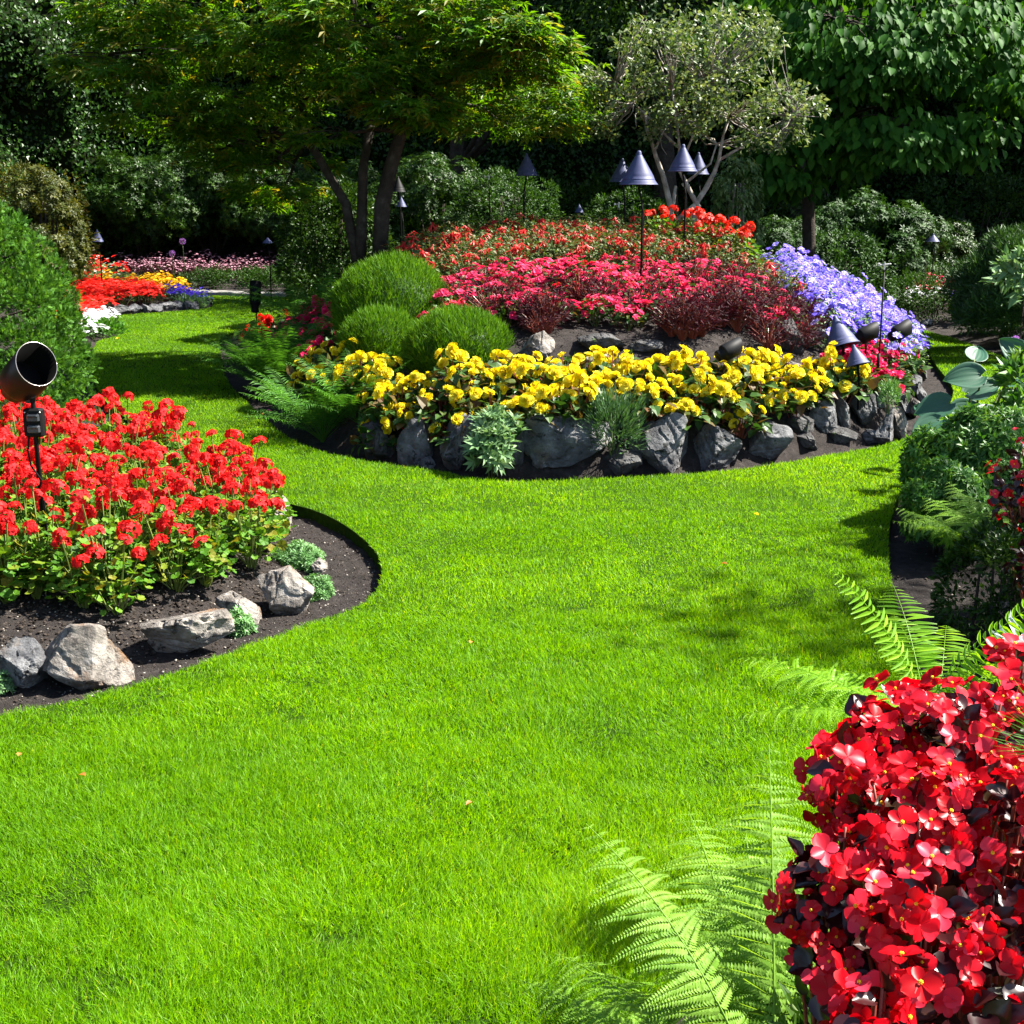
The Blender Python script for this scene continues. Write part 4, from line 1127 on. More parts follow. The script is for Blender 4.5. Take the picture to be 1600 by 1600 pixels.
NL = [
    (38, 1043, 4.93, 82, 100, .16, 'rock', 14, .07, 'small ridged grey rock at the left edge of the near bed'),
    (146, 1028, 5.0, 168, 120, .26, 'rock_pale', -22, .04, 'big pale slanting rock in the near left bed'),
    (294, 990, 5.28, 150, 92, .26, 'rock_pale', -4, .035, 'wide angular cream and brown rock in front of the geraniums'),
    (375, 952, 5.6, 84, 54, .18, 'rock_pale', -38, .03, 'brown rounded rock behind the small green sedum'),
    (443, 925, 5.72, 96, 92, .22, 'rock_pale', -20, .045, 'upright blotched grey and white rock near the tip of the left bed'),
    (438, 800, 7.25, 40, 74, .26, 'rock_pale', 20, .06, 'tall pale rock half hidden behind the last geranium'),
    (500, 885, 6.15, 26, 30, .14, 'rock_pale', -20, .06, 'little reddish stone behind the cushion plant at the bed tip'),
]
for i, (px, py, Y, w_, h_, d_, mt, ti, ro, lb) in enumerate(NL):
    rock(px, py, Y, w_, h_, d_, lb, mt, i + 90, ti, rough=ro)
FL_ = [(168, 488, 20.4), (187, 485, 20.6), (208, 484, 20.8), (226, 483, 20.9), (243, 482, 21.0), (262, 479, 21.3), (280, 477, 21.6), (298, 479, 21.5), (316, 474, 22.2)]
for i, (px, py, Y) in enumerate(FL_):
    rock(px, py, Y, 22 + (i * 7) % 9, 15 + (i * 5) % 6, .3, 'grey edging stone below the far scarlet flowers', 'rock', i + 110, (i * 37) % 30 - 15, sub=4, group='edging stones of the far left bed')
rock(1590, 985, 5.0, 90, 110, .4, 'big dark mossy boulder in the shade of the right bed', 'rock_dark', 131, 10)
rock(1575, 1130, 3.3, 130, 110, .3, 'dark stone under the lime green fern', 'rock_dark', 132, 0)
rock(1290, 1570, 1.95, 70, 60, .12, 'dark grey stone behind the lowest fern fronds', 'rock_dark', 133, 0)
rock(1446, 503, 16.2, 22, 10, .3, 'small grey stone at the right foot of the violet petunias', 'rock', 134, 0, sub=4)

# ------------------------------------------------------------------ flower templates (MB helpers)
def petal_ring(mb, T, n, c, axis, r0, sc, tilt, mat=0, a=None, phase=0.0):
    """petals around an axis; tilt 0 = flat open, 90 = closed"""
    ax = Vector(axis).normalized(); u = ax.orthogonal().normalized(); v = ax.cross(u)
    pos = []; yd = []; zn = []
    for k in range(n):
        an = 2 * math.pi * k / n + phase
        d = u * math.cos(an) + v * math.sin(an)
        y = d * math.cos(tilt) + ax * math.sin(tilt)
        z = ax * math.cos(tilt) - d * math.sin(tilt)
        pos.append(Vector(c) + d * r0); yd.append(y); zn.append(z)
    mb.scat(T, np.array(pos), np.array(yd), np.array(zn), sc, a, mat)
P_LO = t_oval(.85, .10, .15, 2, 2, 0, .16)
P_MD = t_petal(1.15, .22, .08, 4, 4, .02)
P_HI = t_petal(1.15, .14, .14)
P_SM = t_petal(.80, .14, .12, 4, 6)

def geranium_head(seed):
    rs = np.random.default_rng(seed); mb = MB()
    n = 26
    d = unit(rs.normal(size=(n, 3)) + [0, 0, .75]); d = d[d[:, 2] > -.25]
    for q in d:
        c = q * [.045, .045, .030]
        petal_ring(mb, P_LO, 5, c, q + rs.normal(size=3) * .25, .001, rs.uniform(.015, .021), rs.uniform(.0, .35), a=rs.random(), phase=rs.uniform(0, 6))
    return mb
def foliage_round(seed, n, rad, h, size, T, zmin=.05, flat=.9, dome=1.0):
    rs = np.random.default_rng(seed); mb = MB()
    an = rs.uniform(0, 6.28, n); r_ = np.sqrt(rs.random(n)) * rad
    z = zmin + (h - zmin) * (1 - (r_ / rad) ** 2 * .5 * dome) * rs.uniform(.12, 1.0, n)
    p = np.stack([np.cos(an) * r_, np.sin(an) * r_, z], 1)
    out = np.stack([np.cos(an), np.sin(an), rs.uniform(-.3, .4, n)], 1) + rs.normal(size=(n, 3)) * .5
    nr = np.stack([np.cos(an) * .4, np.sin(an) * .4, np.full(n, 1.)], 1) + rs.normal(size=(n, 3)) * .35
    mb.scat(T, p, out, nr, rs.uniform(.7, 1.25, n) * size, rs.random(n))
    k = max(8, n // 8)
    for i in rs.integers(0, n, k):
        mb.tube(bez((0, 0, -.04), (p[i][0] * .3, p[i][1] * .3, p[i][2] * .7), p[i], 4), [.004, .0035, .003, .002], 4, 1, cap=False)
    return mb
# round scalloped geranium leaf
def t_gleaf():
    V = [(0, .45, -.05)]; n = 12
    for k in range(n):
        an = 2 * math.pi * k / n - math.pi / 2
        r_ = .5 * (1 + .08 * (-1) ** k)
        V.append((math.cos(an) * r_, .45 + math.sin(an) * r_ * (1 if k else .6), .06 + .03 * (-1) ** k))
    return (V, [(0, 1 + k, 1 + (k + 1) % n) for k in range(n)])
GL = t_gleaf()

def plant_proto(name, label, cat, group, fol, flowers):
    """flowers: list of (name, mesh, loc, rot, scale)"""
    root = empty(name)
    tag(root, label, cat, group)
    obj('foliage', fol, root)
    for (n_, me, loc, rot, sc) in flowers: obj(n_, me, root, loc, rot, sc)
    return root
def poisson(P, s, jit=.35, seed=0):
    rs = np.random.default_rng(seed)
    P = np.array(P); lo = P.min(0); hi = P.max(0); out = []
    row = 0
    y = lo[1]
    while y < hi[1]:
        x = lo[0] + (row % 2) * s / 2
        while x < hi[0]:
            q = (x + rs.uniform(-jit, jit) * s, y + rs.uniform(-jit, jit) * s)
            if inside(P, np.array([q[0]]), np.array([q[1]]))[0]: out.append(q)
            x += s
        y += s * .87; row += 1
    return out
CURR = {}
def plant_out(protos, spots, smin=.85, smax=1.15, dz=0.0, seed=0, labels=None):
    rs = random.Random(seed)
    used = set(); outl = []
    for i, (x, y) in enumerate(spots):
        k = rs.randrange(len(protos)) if i >= len(protos) else i
        if k in used: o = copy_tree(protos[k])
        else: o = protos[k]; used.add(k)
        s_ = rs.uniform(smin, smax)
        o.location = (x, y, H(x, y) + dz); o.rotation_euler = (0, 0, rs.uniform(0, 6.28)); o.scale = (s_, s_, s_ * rs.uniform(.9, 1.1))
        outl.append(o)
    for k, p in enumerate(protos):
        if k not in used:
            for ch in list(p.children): bpy.data.objects.remove(ch)
            bpy.data.objects.remove(p)
    return outl

# ------------------------------------------------------------------ coral geraniums in the near left bed
GH = [geranium_head(s).mesh('geranium_head', M['gred'], True) for s in (1, 2, 3, 4)]
GLAB = 'coral red geranium in the dense planting of the near left bed'
def ger_protos(lab, group, petal=None, nh=(4, 4, 5, 3, 5, 4), hts=(.25, .44)):
    out = []
    for s_, k in enumerate(nh):
        rs = random.Random(40 + s_)
        fol = foliage_round(40 + s_, 165, .145, .30, .040, GL)
        fl = []
        for j in range(k):
            an = 6.28 * j / k + rs.uniform(-.5, .5); r_ = rs.uniform(.03, .15); z = rs.uniform(*hts)
            x, y = math.cos(an) * r_, math.sin(an) * r_
            fol.tube(bez((x * .3, y * .3, .02), (x * .6, y * .6, z * .6), (x, y, z), 5), .0032, 5, 1, cap=False)
            me = GH[rs.randrange(4)]
            if petal: me = petal[rs.randrange(len(petal))]
            fl.append(('flower_head', me, (x, y, z), (rs.uniform(-.5, .5), rs.uniform(-.5, .5), rs.uniform(0, 6)), (rs.uniform(.55, 1.1), rs.uniform(.55, 1.1), rs.uniform(.6, 1.3))))
        out.append(plant_proto('geranium', lab, 'flowering plant', group, fol.mesh('geranium_foliage', [M['gleaf'], M['gstem']]), fl))
    return out
def world_poly(lst, h=0.0, y0=2.0):
    return [tuple(hit(px, py, h, y0))[:2] for px, py in lst]
gp = world_poly([(-520, 880), (20, 868), (150, 872), (320, 848), (415, 825), (430, 790), (392, 735), (330, 698), (255, 672), (190, 657), (100, 648), (0, 640), (-520, 640)], .30)
spots = poisson(gp, .265, .28, 3)
plant_out(ger_protos(GLAB, 'coral geraniums of the near left bed'), spots, .85, 1.2, seed=5)
# the few front ones standing apart on bare soil
fr = [(58, 935, 'coral geranium with yellowing lower leaves standing forward at the left edge of the bed', .95),
      (160, 945, 'small leafy geranium with orange lower leaves on the bare soil above the big pale rock', .62),
      (295, 905, 'bushy bright green geranium at the front of the bed with one flat red head', 1.0)]
for i, (px, py, lab, s_) in enumerate(fr):
    p = hit(px, py, 0)
    pr = ger_protos(lab, None, nh=(2,) if i != 1 else (1,), hts=(.26, .34))[0]
    pr.location = p; pr.scale = (s_,) * 3; pr.rotation_euler = (0, 0, i * 2.1)

# ------------------------------------------------------------------ yellow tuberous begonias
def rosebloom(seed, T=P_MD, size=.05, rings=((5, .05, 1.0), (5, .40, .85), (5, .75, .68), (4, 1.05, .5), (3, 1.3, .34)), mat=0):
    rs = np.random.default_rng(seed); mb = MB()
    for i, (n, tl, sc) in enumerate(rings):
        petal_ring(mb, T, n, (0, 0, .004 * i), (0, 0, 1), .002, np.full(n, size * sc) * rs.uniform(.85, 1.15, n), tl + rs.uniform(-.1, .1), mat, rs.random(n), rs.uniform(0, 6))
    return mb
YB = [rosebloom(s, size=.050).mesh('yellow_bloom', M['yellow'], True) for s in (1, 2, 3)]
T_ANG = ([(0, 0, 0), (-.38, .15, .08), (.30, .12, .06), (-.30, .55, .05), (.34, .5, .08), (0, .5, -.02), (.05, 1.05, -.15)],
         [(0, 5, 3, 1), (0, 2, 4, 5), (5, 6, 3), (5, 4, 6)])
def beg_protos(name, lab, group, blooms, nh, rad=.17, h=.22, leaf=.085, n=60, fm='bleaf', upr=.5, szr=(.7, 1.15), names='flower', hz=(.16, .30), sd=70):
    out = []
    for s_, k in enumerate(nh):
        rs = random.Random(sd + s_)
        fol = foliage_round(sd + s_, n, rad, h, leaf, T_ANG)
        fl = []
        for j in range(k):
            an = rs.uniform(0, 6.28); r_ = rad * math.sqrt(rs.random()) * 1.0; z = rs.uniform(*hz) * (1 - .25 * (r_ / rad) ** 2)
            x, y = math.cos(an) * r_, math.sin(an) * r_
            fol.tube(bez((x * .3, y * .3, .0), (x * .6, y * .6, z * .7), (x, y, z), 4), .0035, 4, 1, cap=False)
            d = Vector((x * 2.2, y * 2.2, rad * upr * 2)); d.normalize()
            d += Vector((rs.uniform(-.5, .5), rs.uniform(-.5, .5), rs.uniform(-.2, .3)))
            e_ = d.to_track_quat('Z', 'Y').to_euler()
            fl.append((names, blooms[rs.randrange(len(blooms))], (x, y, z), tuple(e_), rs.uniform(*szr)))
        out.append(plant_proto(name, lab, 'flowering plant', group, fol.mesh(name + '_foliage', [M[fm], M['redstem']]), fl))
    return out
yp = world_poly([(455, 575), (520, 548), (620, 580), (680, 595), (760, 575), (850, 562), (900, 548), (1000, 555), (1100, 550), (1200, 552), (1262, 556), (1355, 585), (1375, 600), (1300, 622),
                 (1230, 628), (1160, 640), (1080, 640), (1000, 632), (900, 628), (850, 640), (780, 648), (690, 645), (610, 635), (520, 620), (465, 600)], .22, 8.5)
ysp = [q for q in poisson(yp, .215, .3, 9) if sdist(BED_I, *q) > .38 and q[1] > 8.8]
ysp += [at2(px, 9.38 + .22 * (i % 2)) for i, px in enumerate(range(590, 850, 24))]
plant_out(beg_protos('yellow_begonia', 'double yellow begonia in the band across the front of the island', 'yellow begonias of the island', YB, (7, 8, 9, 7, 8, 6)), ysp, .85, 1.15, seed=8)
pk = [(540, 555), (800, 525), (905, 540), (1245, 545)]
# ------------------------------------------------------------------ hot pink begonias / impatiens of the upper terrace
def openbloom(seed, size, T=P_MD, n=5, mat=0, inner=True):
    rs = np.random.default_rng(seed); mb = MB()
    petal_ring(mb, T, n, (0, 0, 0), (0, 0, 1), .001, np.full(n, size) * rs.uniform(.85, 1.1, n), .15, mat, np.clip(rs.random() + rs.normal(size=n) * .1, 0, 1), rs.uniform(0, 6))
    if inner: petal_ring(mb, T, 3, (0, 0, .002), (0, 0, 1), .001, size * .6, .6, mat, rs.random(3), rs.uniform(0, 6))
    return mb
PB = [openbloom(s, .036).mesh('pink_bloom', M['pink'], True) for s in range(5)]
def shrubby_protos(name, lab, cat, group, blooms, nh, rad, h, leaf, n, fm, T=LF, szr=(.8, 1.2), hz=(.7, 1.05), sd=200, hang=False, stemmat='stem', fname='flower'):
    out = []
    for s_, k in enumerate(nh):
        rs = random.Random(sd + s_)
        fol = foliage_round(sd + s_, n, rad, h, leaf, T)
        fl = []
        for j in range(k):
            an = rs.uniform(0, 6.28); r_ = rad * math.sqrt(rs.random()) * 1.05
            z = h * (1 - .45 * (r_ / rad) ** 2) * rs.uniform(*hz)
            x, y = math.cos(an) * r_, math.sin(an) * r_
            if hang: e_ = (rs.uniform(-.3, .3), rs.uniform(-.3, .3), rs.uniform(0, 6.3))
            else:
                d = Vector((x / rad * .8 + rs.uniform(-.4, .4), y / rad * .8 + rs.uniform(-.4, .4), .8))
                e_ = tuple(d.to_track_quat('Z', 'Y').to_euler())
            fl.append((fname, blooms[rs.randrange(len(blooms))], (x, y, z), e_, rs.uniform(*szr)))
        out.append(plant_proto(name, lab, cat, group, fol.mesh(name + '_foliage', [M[fm], M[stemmat]]), fl))
    return out
pinkpoly = [at2(672, 10.95), at2(800, 10.75), at2(950, 10.65), at2(1100, 10.7), at2(1235, 10.95), at2(1262, 11.4), at2(1215, 12.2), at2(1120, 12.6), at2(1000, 12.8), at2(880, 12.8), at2(780, 12.6), at2(705, 11.9), at2(690, 11.2)]
psp = poisson(pinkpoly, .20, .3, 12)
burg_px = [(765, 10.9), (842, 10.45), (855, 10.6), (835, 10.7), (930, 11.2), (1000, 11.0), (1065, 10.35), (1080, 10.4), (1050, 10.45), (1095, 10.5), (1075, 10.65), (1125, 10.8), (1145, 10.9), (1180, 10.9), (1200, 10.7),
           (1235, 10.9), (1250, 11.0), (1215, 11.2), (1160, 11.2), (1110, 11.1), (950, 11.5), (1030, 11.6), (880, 11.7), (1090, 11.9), (1190, 11.7), (800, 11.6), (760, 11.9), (1000, 12.2), (1150, 12.1), (905, 11.3), (720, 11.4), (790, 11.2), (1255, 11.3), (1270, 11.5), (1245, 11.7), (1228, 11.5), (1200, 11.4), (1175, 11.5), (1220, 11.9), (1190, 12.1), (1140, 11.5), (1110, 10.75), (1150, 10.8), (1060, 10.6), (860, 10.75), (825, 10.8), (1262, 11.8), (1240, 12.1)]
bsp = [at2(*q) for q in burg_px]
keep = []
for q in psp:
    if min((q[0] - b_[0]) ** 2 + (q[1] - b_[1]) ** 2 for b_ in bsp) > .10 ** 2: keep.append(q)
plant_out(shrubby_protos('pink_begonia', 'hot pink begonia in the massed planting on the upper terrace of the island', 'flowering plant', 'pink begonias of the upper terrace', PB, (12, 13, 11, 14, 12), .15, .22, .045, 60, 'bleaf', T_ANG, szr=(.75, 1.2)), keep, .85, 1.15, seed=14)
bpro = []
for s_ in range(3):
    mb = foliage_round(300 + s_, 420, .15, .30, .042, t_leaf(.22, .05, -.1), flat=.4)
    root = plant_proto('bronze_foliage_plant', 'dark burgundy fine-leaved plant among the pink begonias of the upper terrace', 'foliage plant', 'burgundy foliage plants', mb.mesh('bronze_foliage', [M['bronze'], M['redstem']]), [])
    bpro.append(root)
plant_out(bpro, bsp, .95, 1.3, seed=15)

# ------------------------------------------------------------------ fuchsias
def fuchsia_cluster(seed):
    rs = np.random.default_rng(seed); mb = MB()
    n = 9
    d = unit(np.stack([rs.normal(size=n), rs.normal(size=n), rs.uniform(-1.6, -.4, n)], 1))
    for q in d:
        L_ = rs.uniform(.04, .06)
        a_ = rs.random()
        mb.tube([(0, 0, .01), q * L_ * .4, q * L_], [.0025, .005, .0065], 5, 0, a_)
        petal_ring(mb, t_far(.45), 4, q * L_, q, .003, .018, .9, 0, a_)
    return mb
FC = [fuchsia_cluster(s).mesh('fuchsia_cluster', M['fured']) for s in (1, 2, 3)]
fpoly = [at2(555, 12.6), at2(690, 12.3), at2(760, 12.7), at2(880, 12.95), at2(1000, 12.95), at2(1120, 12.75), at2(1215, 12.35), at2(1200, 13.2), at2(1130, 14.0), at2(1050, 14.6), at2(900, 14.9), at2(760, 14.6), at2(650, 14.2), at2(590, 13.4)]
fsp = poisson(fpoly, .29, .3, 17)
fus = plant_out(shrubby_protos('fuchsia', 'fuchsia with drooping red tubular flowers in the dense band at the top of the island', 'flowering plant', 'fuchsias at the top of the island', FC, (5, 6, 5, 7, 6), .22, .34, .042, 260, 'fuleaf', t_leaf(.6, .1, .15), hz=(.75, 1.05), sd=330, hang=True, fname='flower_cluster'), fsp, .85, 1.15, seed=18)
for o in fus:
    if o.location.x < -.7: o.scale = [q * 1.35 for q in o.scale]
# orange-red pelargoniums round the foot of the pale tree
OB = [geranium_head(s).mesh('orange_red_head', M['ored'], True) for s in (21, 22)]
osp = [at2(1028, 14.3), at2(1072, 14.0), at2(1096, 13.9), at2(1112, 13.7), at2(1128, 13.5), at2(1140, 13.3), at2(1090, 13.6), at2(1030, 14.0), at2(1155, 13.1)]
plant_out(ger_protos('orange-red geranium at the foot of the pale-barked tree', 'orange-red geraniums by the pale tree', OB, nh=(4, 5, 4), hts=(.30, .38)), osp, 1.0, 1.2, dz=.02, seed=19)

# ------------------------------------------------------------------ petunias
VB = [openbloom(s, .036, P_MD, 5, 0, False).mesh('petunia_bloom', M['violet'], True) for s in range(5)]
petpoly = [at2(1205, 13.6), at2(1262, 11.9), at2(1290, 11.3), at2(1345, 11.3), at2(1400, 11.7), at2(1420, 12.6), at2(1428, 14.0), at2(1420, 15.6), at2(1380, 16.6), at2(1300, 16.4), at2(1230, 15.6), at2(1190, 14.6)]
pes = poisson(petpoly, .26, .3, 23)
plant_out(shrubby_protos('petunia', 'violet-blue petunia in the mass spilling down the right shoulder of the island', 'flowering plant', 'violet petunias of the island', VB, (17, 19, 16, 18, 20), .21, .34, .045, 110, 'petleaf', hz=(.85, 1.15), sd=350), pes, .9, 1.25, seed=24)
# ------------------------------------------------------------------ pink begonias at the right front of the island
PR = [rosebloom(s, size=.044).mesh('magenta_bloom', M['magenta'], True) for s in (11, 12, 13)]
rp = world_poly([(1275, 560), (1330, 545), (1400, 545), (1425, 555), (1420, 590), (1385, 608), (1340, 590), (1285, 582)], .18, 9)
plant_out(beg_protos('pink_begonia', 'double rose pink begonia at the right corner of the island wall', 'rose begonias at the right corner', PR, (6, 7, 8, 6), sd=120, rad=.16), poisson(rp, .21, .3, 31) , .85, 1.15, seed=32)
lp = world_poly([(440, 505), (500, 470), (525, 480), (528, 545), (500, 562), (470, 550), (455, 530)], .2, 9)
plant_out(beg_protos('pink_begonia', 'magenta begonia left of the globe conifers', 'magenta begonias left of the globes', PR, (7, 8, 6), sd=140, rad=.16), poisson(lp, .23, .3, 33), .9, 1.15, seed=34)
RB = [rosebloom(s, size=.042).mesh('red_bloom', M['scarlet'], True) for s in (14, 15)]
plant_out(beg_protos('red_begonia', 'scarlet begonia between the black spotlight and the big fern', 'scarlet begonias above the big fern', RB, (7, 6), sd=150, rad=.17), [at2(410, 15.6), at2(424, 15.9), at2(405, 15.2)], 1, 1.2, seed=35)

# ------------------------------------------------------------------ far beds (small in the picture: one mesh per plant)
def simple_protos(name, lab, group, petal, fm, T_leaf, nl, nf, rad, h, leaf, fs, k=3, sd=400, npet=5, cover=1.05):
    out = []
    for s_ in range(k):
        rs = np.random.default_rng(sd + s_)
        mb = foliage_round(sd + s_, nl, rad, h * .85, leaf, T_leaf)
        for j in range(nf):
            an = rs.uniform(0, 6.28); r_ = rad * math.sqrt(rs.random()) * cover
            z = h * (1 - .4 * (r_ / rad) ** 2) * rs.uniform(.85, 1.1)
            petal_ring(mb, t_far(.8, .1, .1), npet, (math.cos(an) * r_, math.sin(an) * r_, z), (math.cos(an) * .4, math.sin(an) * .4, 1), .001, fs * rs.uniform(.8, 1.2), .15, 2, rs.random(), rs.uniform(0, 6))
        o = obj(name, mb.mesh(name, [M[fm], M['stem'], M[petal]])); tag(o, lab, 'flowering plant', group)
        out.append(o)
    return out
def far_poly(lst):  # (px, Y)
    return [at2(*q) for q in lst]
plant_out(simple_protos('scarlet_flower', 'scarlet bedding plant in the dense block beside the far edging stones', 'scarlet bedding plants of the far left bed', 'scarlet', 'bleaf', FL, 40, 46, .17, .24, .06, .032),
          poisson(far_poly([(100, 17.2), (150, 19.0), (168, 20.3), (210, 21.2), (262, 21.8), (258, 23), (200, 24.2), (100, 24.0), (60, 20)]), .29, .3, 41), .9, 1.2, seed=42)
plant_out(simple_protos('golden_flower', 'golden yellow daisy-like plant in the far left bed', 'golden flowers of the far left bed', 'golden', 'bleaf', FL, 60, 30, .17, .34, .05, .034, sd=410, npet=6),
          poisson(far_poly([(262, 21.9), (300, 22.6), (290, 24.0), (235, 25.2), (160, 25.6), (150, 24.8), (215, 24.2), (258, 23.0)]), .29, .3, 43), .9, 1.2, seed=44)
plant_out(simple_protos('white_flower', 'low white bedding plant beside the cypress', 'white bedding plants beside the cypress', 'white', 'sage', FL, 50, 50, .17, .20, .045, .028, sd=420),
          poisson(far_poly([(118, 17.0), (148, 16.6), (172, 18.2), (170, 19.6), (150, 19.6), (125, 18.2)]), .26, .3, 45), .9, 1.15, seed=46)
plant_out(simple_protos('blue_flower', 'deep blue bedding plant at the right tip of the far left bed', 'deep blue bedding plants', 'blue', 'sage', FL, 60, 20, .16, .26, .055, .034, sd=430),
          poisson(far_poly([(268, 21.8), (320, 21.6), (328, 22.6), (300, 23.0), (270, 22.6)]), .27, .3, 47), .9, 1.15, seed=48)
plant_out(simple_protos('red_salvia', 'taller red and white flowering plant below the far left lamp', 'red and white flowers below the far left lamp', 'scarlet', 'petleaf', LF, 110, 12, .2, .55, .09, .05, sd=440),
          poisson(far_poly([(115, 24.4), (205, 25.2), (190, 27), (115, 26.6)]), .45, .3, 49), .9, 1.2, seed=50)
plant_out(simple_protos('white_cosmos', 'thin white flower among the red ones below the far left lamp', 'white flowers below the far left lamp', 'white', 'petleaf', LF, 40, 8, .2, .62, .06, .035, sd=445),
          poisson(far_poly([(125, 24.6), (230, 25.6), (220, 26.6), (125, 26.2)]), .7, .3, 51), .9, 1.1, seed=52)
plant_out(simple_protos('pale_pink_begonia', 'pale pink flowering dark-leaved plant in the long band above the clipped hedge', 'pale pink flower band', 'palepink', 'bronze', FL, 130, 22, .2, .30, .06, .019, sd=450, npet=4),
          [q for q in poisson(far_poly([(195, 27.0), (330, 26.3), (480, 26.0), (490, 28.2), (340, 28.6), (200, 28.6)]), .36, .3, 53)], .95, 1.25, dz=.02, seed=54)
plant_out(simple_protos('crimson_flower', 'crimson bedding plant in the far bed right of the petunias', 'crimson bedding plants of the far right', 'magenta', 'bronze', FL, 50, 26, .18, .26, .06, .036, sd=460),
          poisson(far_poly([(1385, 20.6), (1500, 20.3), (1500, 21.8), (1385, 22.6)]), .30, .3, 55), 1.1, 1.4, dz=.12, seed=56)
plant_out(simple_protos('white_flower', 'white bedding plant among the crimson flowers', 'white bedding plants of the far right', 'white', 'sage', FL, 40, 20, .15, .28, .05, .034, sd=470),
          [at2(1406, 20.0), at2(1416, 20.1), at2(1422, 19.9), at2(1462, 19.9)], .9, 1.1, dz=.10, seed=57)
plant_out(simple_protos('blue_flower', 'tall pale blue flower at the end of the crimson bed', 'pale blue flowers behind the yew', 'violet', 'sage', LF, 60, 22, .16, .48, .09, .04, sd=480),
          [at2(1497, 19.0), at2(1506, 18.8), at2(1515, 18.6)], .9, 1.1, dz=.05, seed=58)
for px, py, Y, lb in ((269, 396, 24.9, 'lower purple flower ball in front of the far rhododendron'), (285, 377, 25.2, 'upper purple flower ball in front of the far rhododendron'), (1587, 532, 11.5, 'purple flower ball rising beside the hosta')):
    q = at(px, py, Y); gz = H(q[0], q[1])
    root = empty('allium', (q[0], q[1], gz)); tag(root, lb, 'flower')
    mb = MB(); d = sphere_pts(150); r_ = .055 if Y > 20 else .04
    mb.scat(P_LO, d * r_ * .8, d + rng.normal(size=(150, 3)) * .4, rng.normal(size=(150, 3)), r_ * .35)
    obj('flower_head', mb.mesh('allium_head', leafmat('mauve_petals' , [(.35, .12, .45), (.5, .25, .6)], .5, .3, (1, 1, 1))), root, (0, 0, q[2] - gz))
    sm = MB(); sm.tube([(0, 0, -.03), (.01, 0, (q[2] - gz) * .5), (0, 0, q[2] - gz)], .006, 6)
    obj('stem', sm.mesh('allium_stem', M['stem'], True), root)

# ------------------------------------------------------------------ ferns
def frond(L=.6, w=.14, arch=.5, npin=22, detail=2, seed=0, base=.12, pw=.3, droop=.25, ladder=False):
    """a fern frond: rachis rising along +Y/+Z then arching; detail 1 = simple pinnae, 2 = pinnae cut into pinnules"""
    rs = np.random.default_rng(seed); mb = MB()
    ts = np.linspace(0, 1, 14)
    el = R(68) - arch * ts * R(95)
    seg = L / 13
    P = [np.zeros(3)]
    sx = rs.uniform(-.18, .18)
    for k in range(13):
        P.append(P[-1] + seg * np.array([sx * ts[k] * .6, math.cos(el[k]), math.sin(el[k])]))
    P = np.array(P)
    mb.tube(P, np.linspace(.0022, .0007, 14) * (L / .6), 5, 0, .75, cap=False)
    PT = t_leaf(.32, .04, .1) if not ladder else t_oval(.42, .05, .08, 2, 3, 0, .05)
    pos = []; yd = []; zn = []; sc = []; aa = []
    for i in range(npin):
        t = base + (1 - base) * (i + .5) / npin
        prof = (math.sin(math.pi * min(1, (t - base) / (1 - base) * .86 + .13)) ** .75)
        l = w * prof * rs.uniform(.9, 1.08)
        k = t * 13; i0 = min(12, int(k)); f = k - i0
        p = P[i0] * (1 - f) + P[i0 + 1] * f; tan = unit(P[i0 + 1] - P[i0])
        up = np.cross(np.array([1., 0, 0]), tan)
        for sg in (-1, 1):
            side = np.array([sg, 0, 0.])
            d = unit(side * .93 + tan * (rs.uniform(.25, .6) if not ladder else .2) - np.array([0, 0, droop * rs.uniform(-.2, 1.4)]) + rs.normal(size=3) * (.10 if detail == 2 else .05))
            if detail == 1:
                pos.append(p); yd.append(d); zn.append(up); sc.append((l * pw, l, l)); aa.append(rs.random())
            else:
                m_ = max(3, int(l / .0065)); n2 = np.cross(d, tan); 
                if n2[2] < 0: n2 = -n2
                a0 = rs.random()
                curl = rs.uniform(.1, .35)
                for j in range(m_):
                    u = (j + .3) / m_
                    q = p + d * l * u + np.array([0, 0, -curl * l * u * u])
                    ll = l * pw * .5 * (1 - u * .85) + .0015
                    pd = unit(np.cross(n2, d))
                    for s2 in (-1, 1):
                        pos.append(q); yd.append(pd * s2 + d * .45); zn.append(n2 + rs.normal(size=3) * .15); sc.append((ll * 1.5, ll, ll)); aa.append(np.clip(a0 * .6 + rs.random() * .4, 0, 1))
                pos.append(p); yd.append(d + [0, 0, -curl * .5]); zn.append(n2); sc.append((.006, l * .97, l)); aa.append(.9)
    mb.scat(PT, np.array(pos), np.array(yd), np.array(zn), np.array(sc), np.array(aa))
    return mb
def fern(px, py, Y, n, fr, label, sprd=(.25, .75), seed=0, sc=(.8, 1.15), azr=(0, 360), loc=None, z=None, elev=(0, 0)):
    rs = random.Random(seed)
    p = Vector(loc) if loc else Vector((at(px, py, Y)[0], Y, 0))
    if not loc: p.z = H(p.x, p.y) if z is None else z
    root = empty('fern', p); tag(root, label, 'fern')
    for k in range(n):
        az = R(rs.uniform(*azr)) if azr != (0, 360) else 2 * math.pi * k / n + rs.uniform(-.3, .3)
        til = rs.uniform(*sprd)
        E = Matrix.Rotation(az, 3, 'Z') @ Matrix.Rotation(-til, 3, 'X')
        o = obj('frond', fr[rs.randrange(len(fr))], root, (rs.uniform(-.02, .02), rs.uniform(-.02, .02), 0), tuple(E.to_euler()), rs.uniform(*sc))
    return root
def fmesh(mat, **k):
    return [frond(seed=s, **k).mesh('frond', [M[mat], M['stem']]) for s in range(3)]
SW = fmesh('fern_dark', L=1.05, w=.16, arch=.45, npin=40, detail=1, pw=.24, base=.24)
fern(425, 595, 12.25, 56, SW, 'large dark sword fern at the left end of the island', (-.25, .42), 1, (.55, .85))
